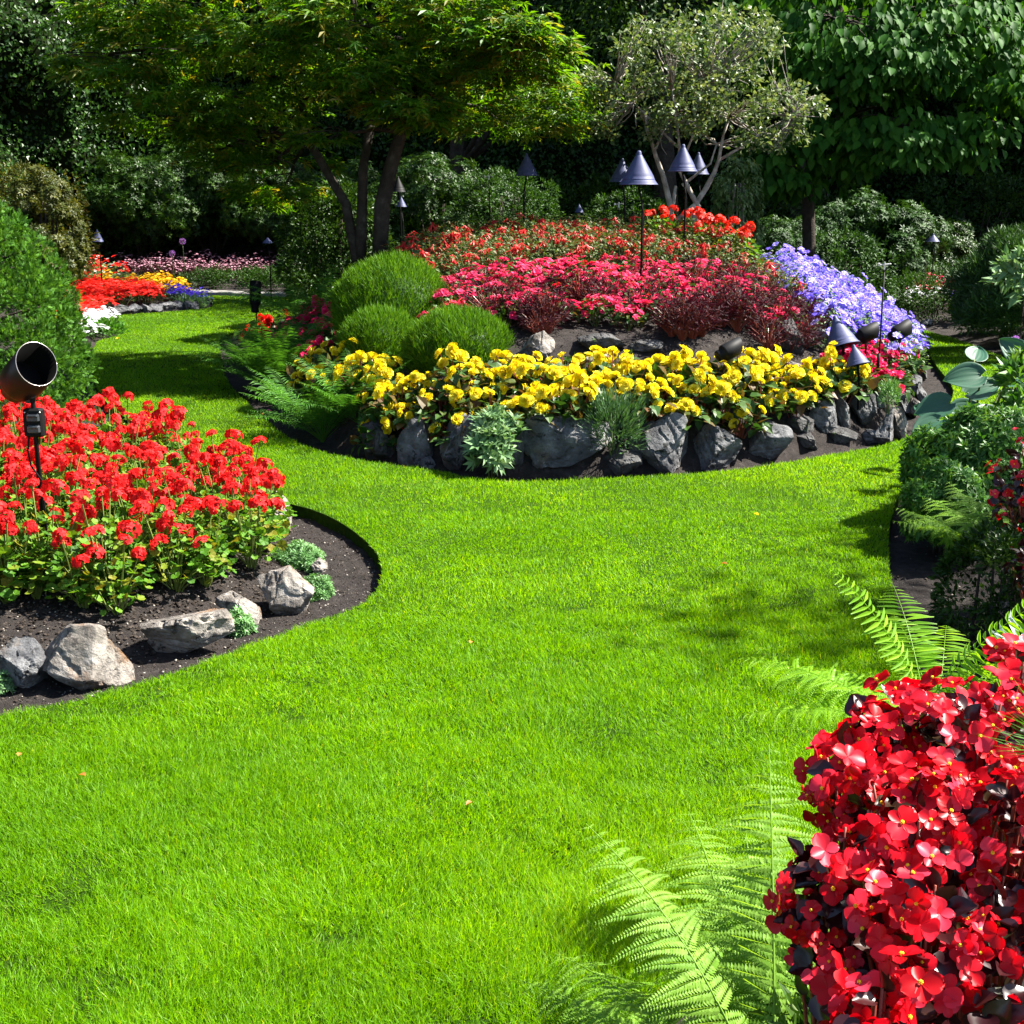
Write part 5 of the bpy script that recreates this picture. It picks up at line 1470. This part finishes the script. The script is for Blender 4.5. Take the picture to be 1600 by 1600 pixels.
fern(440, 570, 12.6, 26, SW, 'dark sword fern beside the magenta begonias', (-.1, .6), 2, (.7, 1.0))
SW2 = fmesh('fern_dark', L=.76, w=.12, arch=.42, npin=36, detail=1, pw=.24, base=.24)
fern(505, 690, 10.1, 44, SW2, 'sword fern at the left front corner of the island beside the sedum', (-.2, .5), 3, (.75, 1.1))
fern(560, 665, 9.85, 22, SW2, 'sword fern under the leftmost yellow begonias', (-.1, .7), 4, (.7, 1.0))
fern(480, 640, 10.7, 16, SW2, 'shaded fern behind the left front fern', (.0, .7), 5, (.7, 1.0))
fern(470, 500, 15.0, 16, SW, 'dim fern in the shade under the maple trunks', (.0, .7), 6, (.9, 1.15))
fern(500, 470, 13.8, 14, SW, 'dim fern left of the tallest globe conifer', (.0, .7), 7, (.8, 1.0))
# right border ferns
LM = fmesh('fern_mid', L=.55, w=.13, arch=.45, npin=20, detail=2, pw=.30)
p = at(1560, 920, 5.1)
fern(0, 0, 0, 12, LM, 'bright green fern with arching fronds between peony and red begonias', (.05, .8), 8, (.8, 1.2), (-60, 110), loc=(2.14, 5.6, .18))
LF2 = fmesh('fern_lime', L=.46, w=.095, arch=.35, npin=24, detail=1, pw=.30, ladder=True, droop=.1)
fern(0, 0, 0, 9, LF2, 'lime green fern with ladder-like fronds above the red wax begonias', (.0, .9), 9, (.8, 1.05), (-110, 130), loc=tuple(at(1455, 1110, 3.1)))
LF3 = fmesh('fern_lime', L=.5, w=.11, arch=.35, npin=22, detail=2, pw=.26)
fern(0, 0, 0, 5, LF3, 'lime green lacy fern leaning left over the lawn above the red wax begonias', (.6, 1.0), 10, (.8, 1.0), (20, 75), loc=tuple(at(1430, 1130, 2.9)))
# foreground lady fern
LD = [frond(L=.74, w=.15, arch=a_, npin=22, detail=2, pw=.30, droop=.30, seed=s).mesh('frond', [M['fern_mid'], M['stem']]) for s, a_ in ((4, .42), (5, .55), (6, .34), (7, .6))]
b1 = at(1215, 1600, 2.12)
fern(0, 0, 0, 19, LD, 'feathery bright green fern reaching over the lawn at the bottom', (.0, .85), 11, (.6, 1.12), (-40, 85), loc=(b1[0] + .03, b1[1] + .02, .06))
fern(0, 0, 0, 10, LD, 'lacy fern at the bottom between lawn edge and red wax begonias', (-.1, .5), 12, (.45, .7), (-60, 160), loc=(b1[0] - .05, b1[1] - .22, .0))

# ------------------------------------------------------------------ hosta, peony, other leafy plants on the right
def hosta():
    b = Vector((at(1520, 640, 8.6)[0], 8.5, 0)); b.z = H(b.x, b.y)
    root = empty('hosta', b); tag(root, 'blue-green hosta with big ribbed leaves behind the peony', 'hosta')
    V = []; Fc = []
    nu, nv = 16, 12
    for j in range(nv + 1):
        v = j / nv; hw = .42 * math.sin(math.pi * min(1, v ** .7 * .95 + .05)) ** .75 if v < 1 else 0
        for i in range(nu + 1):
            u = i / nu * 2 - 1
            V.append((u * hw, v - .16 * abs(u) * (1 - v) ** 2.5, .10 * u * u + .016 * math.sin(abs(u) * 30) - .28 * v * v * .6))
    for j in range(nv):
        for i in range(nu):
            a_ = j * (nu + 1) + i; Fc.append((a_, a_ + 1, a_ + nu + 2, a_ + nu + 1))
    lm = MB(); lm.scat((V, Fc), [(0, 0, 0)], [(0, 1, 0)], [(0, 0, 1)], .23)
    me = lm.mesh('hosta_leaf', M['hosta'], True)
    rs = random.Random(3)
    # base of blade (px, py, Y), direction the blade points, which way its face looks, scale
    for (px, py, Y, d, n, s_) in ((1540, 585, 8.2, (-1, -.1, -.05), (.1, -.75, .65), 1.0), (1520, 612, 8.3, (1, 0, .35), (-.2, -.7, .7), .95), (1610, 560, 8.3, (-.6, .1, .5), (-.2, -.8, .5), .9),
                                  (1490, 628, 8.15, (-1, -.1, -.25), (.0, -.7, .7), .95), (1500, 640, 8.5, (.9, -.1, .1), (.2, -.7, .7), .9), (1475, 655, 8.05, (-.9, -.3, -.35), (-.2, -.6, .8), .85),
                                  (1600, 620, 8.1, (1, -.2, -.1), (.1, -.7, .7), 1.0), (1560, 640, 8.3, (-.5, -.5, -.2), (0, -.5, .9), .95), (1580, 600, 8.7, (.6, .5, .3), (-.2, -.5, .8), .9),
                                  (1530, 560, 8.8, (.3, .5, .3), (0, -.6, .7), .8), (1470, 640, 8.6, (-.4, .6, .1), (-.3, -.5, .8), .8)):
        tip = at(px - 8, py + 2, Y) - b
        yv = Vector(d).normalized(); xv = yv.cross(Vector(n)).normalized(); zv = xv.cross(yv)
        E = Matrix((xv, yv, zv)).transposed()
        o = obj('leaf', me, root, tip, tuple(E.to_euler()), s_)
        sm = MB(); sm.tube(bez((rs.uniform(-.06, .06), rs.uniform(-.06, .06), 0), (tip[0] * .4, tip[1] * .4, tip[2] * .9), tuple(tip), 7), [.011, .010, .009, .008, .007, .006, .005], 6, 0, .8)
        obj('leaf_stalk', sm.mesh('leaf_stalk', M['stem'], True), root)
hosta()
bush('peony', 'mid green peony bush with divided leaves in front of the hosta', 'shrub', W_(1545, 742, 7.2), (.42, .5, .31), 7500, whorl(5, 1.0, .34, .5), 'peony', .046, 60, .33, up=-.4, along=.75)
bush('peony', 'lower peony spilling over the soil strip beside the lawn', 'shrub', W_(1482, 800, 6.75), (.20, .3, .24), 2800, whorl(5, 1.0, .34, .5), 'peony', .043, 30, .4, up=-.5, along=.75)
bush('leafy_shrub', 'small-leaved dark shrub in the shade below the bright fern', 'shrub', W_(1560, 925, 5.4), (.24, .35, .26), 3400, LF, 'rhodo', .035, 40, .35, up=-.6)
bush('leafy_shrub', 'pale leaved shrub at the right edge behind the yew', 'shrub', W_(1622, 440, 10.5), (.26, .35, .33), 420, LF, 'sage', .11, 25, .4, up=-.6)
bush('leafy_shrub', 'leafy plant at the right edge behind the peony', 'shrub', W_(1640, 640, 7.8), (.3, .4, .4), 1200, LF, 'peony', .09, 25, .4, up=-.6)
def small_plant(name, label, cat, px, py, Y, rad, h, n, T, mat, size, up=.6, seed=0, group=None):
    if name in ('cushion_plant', 'fescue_tuft', 'leafy_plant', 'sedum') and px != 1391:
        p = hit(px, py + h / Y * 2084 * .7, 0, 2.0); p = (p[0], p[1], H(p[0], p[1]) + h * .35)
    else: p = at(px, py, Y)
    gz = H(p[0], p[1])
    root = empty(name, (p[0], p[1], gz)); tag(root, label, cat, group)
    c = np.array([0, 0, p[2] - gz])
    d = sphere_pts(n, -.6)
    lb_ = 1 + .3 * vnoise(d[:, 0] * 2 + px, d[:, 1] * 2 + d[:, 2], 1.6, 5)
    d = d * lb_[:, None]
    q = c + d * rng.uniform(.45, 1, n)[:, None] * [rad, rad, h]
    mb = MB(); mb.scat(T, q, d + [0, 0, up] + rng.normal(size=(n, 3)) * .3, np.array([0, 0, 1.]) + rng.normal(size=(n, 3)) * .6, rng.uniform(.7, 1.2, n) * size)
    obj('foliage', mb.mesh(name + '_foliage', M[mat]), root)
    sm = MB()
    for k in range(8):
        e_ = q[rng.integers(0, n)]
        sm.tube(bez((0, 0, -.03), (e_[0] * .3, e_[1] * .3, e_[2] * .6), e_, 4), .004, 4)
    obj('stems', sm.mesh(name + '_stems', M['stem'], True), root)
SG = whorl(7, 1.0, .34, .9)
small_plant('sedum', 'small round sedum cushion beside the left front fern', 'plant', 582, 657, 9.3, .105, .13, 1100, FL, 'sedum', .022)
small_plant('sage_plant', 'grey-green rosette plant hanging over the rocks', 'plant', 775, 668, 8.75, .14, .13, 90, SG, 'sage', .075, 1.2)
small_plant('sage_plant', 'lower grey-green rosette plant between rocks touching the lawn', 'plant', 768, 705, 8.62, .13, .15, 90, SG, 'sage', .075, .6)
small_plant('rosemary', 'wispy dark green rosemary between the widest boulder and the split rock', 'plant', 958, 668, 8.85, .21, .24, 2300, t_leaf(.16, .02, .05), 'rosemary', .055, .9)
small_plant('cushion_plant', 'round green cushion plant on top of the right rock stack', 'plant', 1391, 618, 10.05, .085, .13, 1100, t_leaf(.2, .02, .05), 'sedum', .03, .8)
small_plant('cushion_plant', 'larger green cushion plant at the tip of the near left bed', 'plant', 470, 862, 6.05, .12, .085, 1300, whorl(5, 1, .3, .9), 'sedum', .018, .8)
small_plant('cushion_plant', 'small cushion plant spilling onto the soil at the tip of the near left bed', 'plant', 495, 915, 5.85, .075, .07, 800, whorl(5, 1, .3, .9), 'sedum', .017, .8)
small_plant('cushion_plant', 'little leafy cushion between the cream rock and the brown rock', 'plant', 370, 970, 5.38, .065, .075, 420, whorl(5, 1, .4, .7), 'sedum', .022, .8)
small_plant('cushion_plant', 'tiny plant under the ridged rock at the left edge', 'plant', 0, 1065, 4.85, .07, .05, 260, whorl(5, 1, .4, .7), 'sage', .02, .8)
small_plant('fescue_tuft', 'green tuft below the white flowers beside the cypress', 'plant', 162, 512, 16.8, .26, .14, 900, LF, 'fern_dark', .07, .8)
small_plant('fescue_tuft', 'grey-green tuft below the deep blue flowers', 'plant', 300, 473, 21.4, .22, .12, 600, LF, 'sage', .08, .8)
small_plant('silver_plant', 'silvery leaved plant at the right edge beside the lime fern', 'plant', 1598, 1015, 3.3, .05, .07, 60, LF, 'silverleaf', .05, .9)
small_plant('pine_sprig', 'dark pine needles poking in from the right edge', 'plant', 1668, 1165, 1.75, .05, .06, 260, t_blade(.03, .05), 'fern_dark', .07, .2)
small_plant('leafy_plant', 'dark leafy ground plant between the bottom fern and the begonias', 'plant', 1300, 1590, 1.75, .12, .10, 320, LF, 'rhodo', .045, .5)

# ------------------------------------------------------------------ red wax begonias in the right foreground
def wax_flower(seed):
    rs = np.random.default_rng(seed); mb = MB()
    a_ = rs.random()
    for k, (T, s_, tl) in enumerate(((P_HI, .030, .22), (P_SM, .026, .35), (P_HI, .030, .22), (P_SM, .026, .35))):
        an = k * math.pi / 2 + rs.normal() * .08
        d = np.array([math.cos(an), math.sin(an), 0]); t = tl + rs.normal() * .15
        mb.scat(T, [d * .001], [d * math.cos(t) + [0, 0, math.sin(t)]], [np.array([0, 0, math.cos(t)]) - d * math.sin(t)], s_ * rs.uniform(.85, 1.1), min(1, max(0, a_ + rs.normal() * .15)))
    return mb
def stamen_ball(seed):
    rs = np.random.default_rng(seed); mb = MB()
    V, Fc = ico(1)
    d = unit(rs.normal(size=(26, 3)) + [0, 0, .8])
    mb.scat((V, Fc), d * .0035 + [0, 0, .004], np.tile([0, 1., 0], (26, 1)), np.tile([0, 0, 1.], (26, 1)), .0014)
    return mb
WF = [wax_flower(s).mesh('wax_flower', M['wred'], True) for s in range(6)]
WS = stamen_ball(1).mesh('stamens', M['stamen'], True)
def wax_bud():
    mb = MB(); V, Fc = ico(2)
    mb.scat((V * [1, 1.3, .6], Fc), [(0, 0, 0)], [(0, 0, 1.)], [(1., 0, 0)], .008)
    return mb
WBUD = wax_bud().mesh('wax_bud', M['wred'], True)
WL = t_oval(.95, .22, .12, 5, 6, .02, .03, .1)
def wax_begonia(c, rad, ncl, per, label, seed):
    rs = np.random.default_rng(seed)
    c = np.array(c); rad = np.array(rad)
    gz = H(c[0], c[1])
    root = empty('wax_begonia', (c[0], c[1], gz)); tag(root, label, 'flowering plant')
    cc = np.array([0, 0, c[2] - gz])
    n = int(420 * (rad[0] / .25) ** 2)
    d = unit(rs.normal(size=(n * 2, 3))); d = d[d[:, 2] > -.8][:n]; n = len(d)
    p = cc + d * rad * rs.uniform(.45, .92, n)[:, None]
    mb = MB()
    mb.scat(WL, p, d + rs.normal(size=(n, 3)) * .6 - [0, 0, .2], d * .8 + [0, 0, .8] + rs.normal(size=(n, 3)) * .4, rs.uniform(.026, .044, n), rs.random(n))
    for i in rs.integers(0, n, 12):
        mb.tube(bez((rs.normal() * .05, rs.normal() * .05, -.03), (p[i][0] * .5, p[i][1] * .5, p[i][2] * .6), p[i], 5), .0035, 5, 1, cap=False)
    obj('foliage', mb.mesh('wax_begonia_foliage', [M['wleaf'], M['redstem']], True), root)
    # clusters spread evenly over the bush
    cl = []
    tries = 0
    while len(cl) < ncl and tries < 6000:
        q = unit(rs.normal(size=3) + [-.1, -.25, .1]); tries += 1
        if q[2] < -.75: continue
        if all(np.linalg.norm(q - o_) > 1.25 / math.sqrt(ncl) * 1.45 for o_ in cl) or tries > 4000: cl.append(q)
    k = 0; ctrs = []
    for q in cl:
        ctr = cc + q * rad * rs.uniform(.85, 1.03)
        ctrs.append(ctr)
        m_ = int(rs.integers(per - 1, per + 2))
        for j in range(m_):
            off = np.clip(rs.normal(size=3), -1.6, 1.6) * .022
            face = unit(q + np.array([-.15, -.45, .35]) + rs.normal(size=3) * .45)
            e_ = Vector(face).to_track_quat('Z', 'Y') @ Euler((0, 0, rs.uniform(0, 6.3))).to_quaternion()
            if rs.random() < .93:
                f = obj('flower', WF[int(rs.integers(0, 6))], root, tuple(ctr + off), tuple(e_.to_euler()), float(rs.uniform(.55, .92)))
                if rs.random() < .75: obj('stamens', WS, f, sc=.8)
            else: obj('flower_bud', WBUD, root, tuple(ctr + off), tuple(e_.to_euler()), 1.0)
            k += 1
            if k >= 97: break
        if k >= 97: break
    sm = MB()
    for ctr in ctrs:
        sm.tube(bez((ctr[0] * .15, ctr[1] * .15, .0), (ctr[0] * .35, ctr[1] * .35, ctr[2] * .75), ctr * [.97, .97, 1], 6), [.0045, .004, .0035, .003, .0025, .002], 6)
    obj('stems', sm.mesh('wax_begonia_stems', M['redstem'], True), root)
    return root
for i, (px, py, Y, rad, ncl, lb) in enumerate((
        (1415, 1168, 2.0, (.10, .12, .08), 14, 'red wax begonia at the top left of the foreground clump, under the lime fern'),
        (1520, 1180, 1.98, (.10, .12, .10), 14, 'red wax begonia at the top of the foreground clump, right of the lime fern'),
        (1605, 1125, 2.1, (.09, .12, .11), 13, 'tallest red wax begonia, at the right edge of the foreground clump'),
        (1350, 1225, 1.95, (.085, .10, .085), 16, 'red wax begonia leaning out over the lawn, upper left of the foreground clump'),
        (1430, 1300, 1.80, (.105, .12, .10), 16, 'red wax begonia in the heart of the foreground clump, below the two top ones'),
        (1560, 1320, 1.78, (.11, .12, .11), 15, 'red wax begonia on the right side of the foreground clump with dark leaves showing'),
        (1320, 1400, 1.75, (.095, .11, .095), 14, 'red wax begonia on the lower left of the foreground clump, above the feathery fern'),
        (1440, 1460, 1.62, (.09, .10, .08), 10, 'red wax begonia low in the middle of the foreground clump'),
        (1570, 1490, 1.60, (.10, .11, .09), 9, 'red wax begonia low on the right of the foreground clump, few blooms'),
        (1370, 1600, 1.42, (.052, .06, .04), 6, 'lowest red wax begonia, its single bunch of blooms at the bottom edge'),
        (1335, 1530, 1.66, (.085, .09, .085), 5, 'dark leaved wax begonia under the lower left blooms, nearly touching the feathery fern'),
        (1540, 1610, 1.50, (.10, .09, .05), 3, 'dark leaved wax begonia nearly without blooms at the bottom right corner'))):
    wax_begonia(at(px, py, Y), rad, ncl, 6, lb, i + 1)
# red begonias further back along the right edge
wax_begonia(at(1622, 770, 5.6), (.20, .25, .26), 22, 4, 'red begonia at the right edge behind the bright green fern', 27)
wax_begonia(at(1640, 890, 5.0), (.16, .2, .12), 8, 4, 'red begonia at the right edge above the mossy boulder', 28)

# ------------------------------------------------------------------ garden lamps
def cone_shade(r_, h):
    mb = MB()
    kn = r_ * .13
    prof = [(0.001, h + kn * 1.5), (kn * .6, h + kn * 1.35), (kn * .95, h + kn * .8), (kn, h + kn * .2), (kn * 1.12, h + .0), (kn * 1.12, h - kn * .15)]
    prof += [(kn * 1.15 + (r_ * .90 - kn * 1.15) * t, h * (1 - t * .86) - kn * .15) for t in np.linspace(.02, .80, 7)]
    prof += [(r_ * .80, h * .20), (r_ * .815, h * .195), (r_ * .815, h * .175), (r_ * .86, h * .12), (r_ * .88, h * .11), (r_ * .885, h * .095), (r_ * .99, h * .01), (r_ * 1.0, 0), (r_ * .985, 0)]
    prof += [(r_ * .8, h * .17), (r_ * .3, h * .72), (.001, h * .85)]
    mb.lathe(prof, 40)
    return mb
def cone_lamp(px, py, wpx, Y, label, hr=.86, tiltx=0, tilty=0, pole=True, dark=False, bottom=None, bend=-1):
    """px,py: middle of the shade"""
    r_ = wpx / 2084 * Y / 2; h = 2 * r_ * hr * .86
    mid = at(px, py, Y)
    gz = H(mid[0], Y)
    root = empty('cone_lamp', (mid[0], Y, gz)); tag(root, label, 'garden lamp', 'cone shaded garden lamps')
    zb = mid[2] - gz - h / 2
    sh = obj('lamp_shade', cone_shade(r_, h).mesh('lamp_shade', M['metal_black' if dark else 'metal_blue'], True), root, (0, 0, zb), (R(tiltx), R(tilty), 0))
    bu = MB(); bu.lathe([(.001, h * .7), (r_ * .14, h * .66), (r_ * .15, h * .35), (r_ * .20, h * .30), (r_ * .20, h * .12), (r_ * .12, h * .02), (.001, 0)], 16)
    obj('lamp_socket', bu.mesh('lamp_socket', M['metal_black'], True), sh)
    if pole:
        pm = MB(); b_ = .035 * bend * (r_ / .15)
        pm.tube([(-b_, .0, -.15), (-b_, 0, zb - .22), (-b_ * .9, 0, zb - .16), (-b_ * .3, 0, zb - .05), (0, 0, zb + h * .1)], [.009, .009, .009, .009, .007], 8)
        obj('pole', pm.mesh('lamp_pole', M['metal_black'], True), root)
        cb = MB(); cb.tube([(-b_ + .012, -.01, -.1), (-b_ + .014, -.012, zb * .4), (-b_ + .013, -.01, zb - .25), (-.01, -.008, zb)], .003, 5)
        obj('cable', cb.mesh('lamp_cable', M['metal_black'], True), root)
    return root
cone_lamp(998, 265, 60, 11.9, 'largest upright cone lamp, its pole standing in the pink begonias left of the pale tree', .86, bend=-1)
cone_lamp(972, 268, 40, 15.6, 'cone lamp half hidden behind the largest one', .9)
cone_lamp(1067, 249, 46, 13.4, 'cone lamp in front of the pale tree trunks', .9)
cone_lamp(1091, 257, 34, 16.2, 'cone lamp half hidden behind the one at the pale trunks', 1.0)
cone_lamp(823, 259, 36, 14.9, 'dark cone lamp standing alone behind the fuchsias', .95, bend=1)
cone_lamp(905, 326, 14, 19.0, 'tiny cone lamp just above the fuchsias', .9, bend=1)
cone_lamp(622, 289, 24, 17.2, 'dark cone lamp right behind the thick maple trunk', 1.0, dark=True)
cone_lamp(627, 316, 17, 18.2, 'small blue cone lamp below the dark one behind the maple trunk', .9)
cone_lamp(418, 376, 17, 22.5, 'small flat cone lamp in the bushes left of the maple', .5)
cone_lamp(152, 369, 19, 23.0, 'small cone lamp above the far red flowers', 1.0)
cone_lamp(1458, 372, 21, 20.2, 'small flat cone lamp among the shrubs at the far right', .55)
cone_lamp(1318, 519, 56, 10.6, 'tilted cone lamp low beside the violet petunias', .95, tiltx=-18, tilty=-14)
cone_lamp(1341, 556, 40, 10.15, 'low tilted cone lamp among the rose begonias, in front of the other tilted one', .85, tiltx=-15, tilty=-12)

def spotlight(c, r_, L_, az, el, label, Yoff=0, stake=True, mat='metal_black', cut=.35, rim=False, box=False, group=None):
    """c: middle of the barrel; az/el: where the mouth points (az from +X)"""
    gz = H(c[0], c[1])
    root = empty('spotlight', (c[0], c[1], gz)); tag(root, label, 'spotlight', group)
    D = Vector((math.cos(R(az)) * math.cos(R(el)), math.sin(R(az)) * math.cos(R(el)), math.sin(R(el))))
    Q = D.to_track_quat('Z', 'Y').to_matrix()
    loc = (0, 0, c[2] - gz)
    mb = MB(); seg = 36
    rings = [(.001, -L_ * .62, 0), (r_ * .60, -L_ * .62, 0), (r_ * .66, -L_ * .58, 0), (r_ * .66, -L_ * .42, 0), (r_ * .92, -L_ * .36, 0), (r_ * .97, -L_ * .34, 0), (r_, -L_ * .30, 0), (r_, L_ * .30, 1), (r_ * .96, L_ * .305, 1), (r_ * .955, -L_ * .25, 0), (.001, -L_ * .27, 0)]
    V = []
    for (q, z, cutf) in rings:
        for k in range(seg):
            an = 2 * math.pi * k / seg
            V.append((q * math.cos(an), q * math.sin(an), z + cutf * cut * r_ * (math.sin(an) if True else 0)))
    fs = [(i * seg + k, i * seg + (k + 1) % seg, (i + 1) * seg + (k + 1) % seg, (i + 1) * seg + k) for i in range(len(rings) - 1) for k in range(seg)]
    V = [tuple(Q @ Vector(v)) for v in V]
    mb.raw(V, fs)
    k0 = len(mb.M) - 2 * seg
    for q in range(k0, len(mb.M)): mb.M[q] = np.array([1])
    body = obj('barrel', mb.mesh('barrel', [M[mat], M['inner_black']], True), root, loc)
    lm = MB(); lm.lathe([(.001, -L_ * .2), (r_ * .5, -L_ * .215), (r_ * .93, -L_ * .235)], 24, Q)
    obj('lens', lm.mesh('lens', M['glass'] if False else M['metal_black'], True), body)
    if rim:
        rm = MB(); n = 48
        pts = [tuple(Q @ Vector((r_ * .985 * math.cos(2 * math.pi * k / n), r_ * .985 * math.sin(2 * math.pi * k / n), L_ * .303 + cut * r_ * math.sin(2 * math.pi * k / n)))) for k in range(n + 1)]
        rm.tube(pts, r_ * .013, 6)
        obj('rim', rm.mesh('rim', M['metal_rim'], True), body)
    zc = c[2] - gz
    sm = MB()
    back = -D * L_ * .45
    bl = Vector((0, 0, zc)) + Vector((D.x * -.1 * L_, D.y * -.1 * L_, -r_ * 1.05))
    px_ = bl.x + (.02 if box else 0)
    sm.tube([(px_, bl.y, -.1), (px_, bl.y, bl.z - .02), (px_, bl.y, bl.z + .02)], .011 if box else .008, 10)
    obj('stake', sm.mesh('stake', M['metal_black'], True), root)
    kb = MB(); kb.tube([(bl.x, bl.y, bl.z - .035), (bl.x, bl.y, bl.z + .03)], [.014, .018], 10)
    kb.tube([(bl.x - .03, bl.y, bl.z + .005), (bl.x + .03, bl.y, bl.z + .005)], .007, 8)
    obj('knuckle', kb.mesh('knuckle', M['plastic'], True), root)
    if box:
        zb = bl.z - .125
        bm_ = MB(); bm_.box((px_, bl.y, zb), (.088, .055, .13), bev=.008)
        bx = obj('junction_box', bm_.mesh('junction_box', M['metal_black']), root)
        for dz in (.026, -.026):
            cv = MB(); cv.box((px_ + .006, bl.y - .034, zb + dz), (.058, .016, .038), bev=.006); cv.box((px_ + .006, bl.y - .044, zb + dz + .010), (.046, .008, .012), bev=.003)
            obj('outlet_cover', cv.mesh('outlet_cover', M['plastic']), bx)
        sc_ = MB()
        for sx in (-.032, .036): sc_.lathe([(.001, .004), (.004, .003), (.005, 0)], 10, Matrix.Translation((px_ + sx, bl.y - .0285, zb + .05)) @ Matrix.Rotation(R(90), 4, 'X'))
        obj('screws', sc_.mesh('screws', M['metal_rim'], True), bx)
        cb = MB(); cb.tube([(px_ - .03, bl.y, zb - .06), (px_ - .04, bl.y - .005, zb - .13), (px_ - .03, bl.y - .01, zb - .20), (px_ + .018, bl.y - .015, zb - .27), (px_ + .02, bl.y - .015, -.05)], .0045, 6)
        obj('cable', cb.mesh('cable', M['metal_black'], True), root)
        wb = MB(); pts = [(bl.x + .02 + .022 * math.cos(t), bl.y - .02, bl.z + .0 + .009 * math.sin(t)) for t in np.linspace(0, 6.28, 14)]
        wb.tube(pts, .0035, 6); obj('wing_nut', wb.mesh('wing_nut', M['plastic'], True), root)
    return root
spotlight(tuple(at(45, 583, 6.0)), .098, .30, -42, 32, 'big bronze-black spotlight with junction box standing in the coral geraniums', mat='metal_bronze', rim=True, box=True, cut=.25)
spotlight(tuple(at(1143, 546, 9.65)), .062, .20, 20, 22, 'small black spotlight among the yellow begonias', group='black spotlights of the island', cut=.4)
spotlight(tuple(at(1358, 520, 10.9)), .066, .21, 8, 24, 'black spotlight between the tilted cone lamp and the sprinkler pole', group='black spotlights of the island')
spotlight(tuple(at(1410, 516, 11.6)), .068, .21, 14, 28, 'black spotlight right of the sprinkler pole, below the petunias', group='black spotlights of the island')
spotlight(tuple(at(399, 456, 14.6)), .062, .36, 80, 80, 'upright black spotlight beside the scarlet begonias', group='black spotlights of the island', cut=.1)
def sprinkler(px, ptop, pbot, Y, label):
    t = at(px, ptop, Y); gz = H(t[0], Y)
    root = empty('sprinkler', (t[0], Y, gz)); tag(root, label, 'sprinkler', 'sprinklers on thin poles')
    h = t[2] - gz
    pm = MB(); pm.tube([(0, 0, -.1), (.004, 0, h * .5), (0, 0, h)], .007, 8)
    pm.tube([(0, 0, h * .25), (0, 0, h * .38)], .013, 8)
    obj('pole', pm.mesh('sprinkler_pole', M['metal_black'], True), root)
    hd = MB(); hd.tube([(0, 0, h - .03), (0, 0, h + .03)], [.010, .008], 8); hd.tube([(-.04, 0, h + .005), (.04, 0, h + .012)], .006, 6); hd.box((-.045, 0, h + .008), (.02, .02, .025), bev=.003); hd.box((.045, 0, h + .012), (.016, .016, .012), bev=.003)
    obj('sprinkler_head', hd.mesh('sprinkler_head', M['brass']), root)
sprinkler(1382, 415, 540, 10.7, 'tall thin sprinkler pole rising in front of the violet petunias')
sprinkler(764, 277, 330, 16.0, 'thin sprinkler pole at the clipped hedge behind the fuchsias')
sprinkler(967, 320, 335, 15.4, 'short sprinkler pole near the half hidden cone lamp')

# ------------------------------------------------------------------ fallen leaves and petals on the lawn
for i, (px, py, mt, lb) in enumerate(((735, 1018, 'dryleaf', 'small brown dry leaf lying in the middle of the lawn'), (1135, 892, 'dryleaf', 'orange leaf on the shaded right half of the lawn'), (738, 1270, 'dryleaf', 'curled orange leaf on the bright front lawn'),
                                     (409, 653, 'dryleaf', 'orange leaf on the lawn edge left of the ferns'), (416, 633, 'pinkpetal', 'fallen pink blossom on the soil beside the ferns'), (30, 1197, 'dryleaf', 'dark curled leaf on the lawn at the left edge'),
                                     (135, 1228, 'dryleaf', 'brown leaf on the lawn near the left edge, lower than the dark one'), (187, 533, 'golden', 'pale yellow leaf on the lawn beside the cypress'), (1178, 812, 'golden', 'yellow leaf on the lawn below the squat rock'))):
    x, y = G(px, py)
    mb = MB(); mb.scat(t_oval(.7, .25, .15, 3, 4, .03, .02), [(0, 0, 0)], [(.3, 1, .1)], [(0, -.2, 1)], .016 + .0025 * y)
    z = .03 if i != 4 else H(x, y) + .01
    o = obj('fallen_leaf', mb.mesh('fallen_leaf', M[mt], True), None, (x, y, z + .005), (0, 0, i * 1.3)); tag(o, lb, 'leaf')
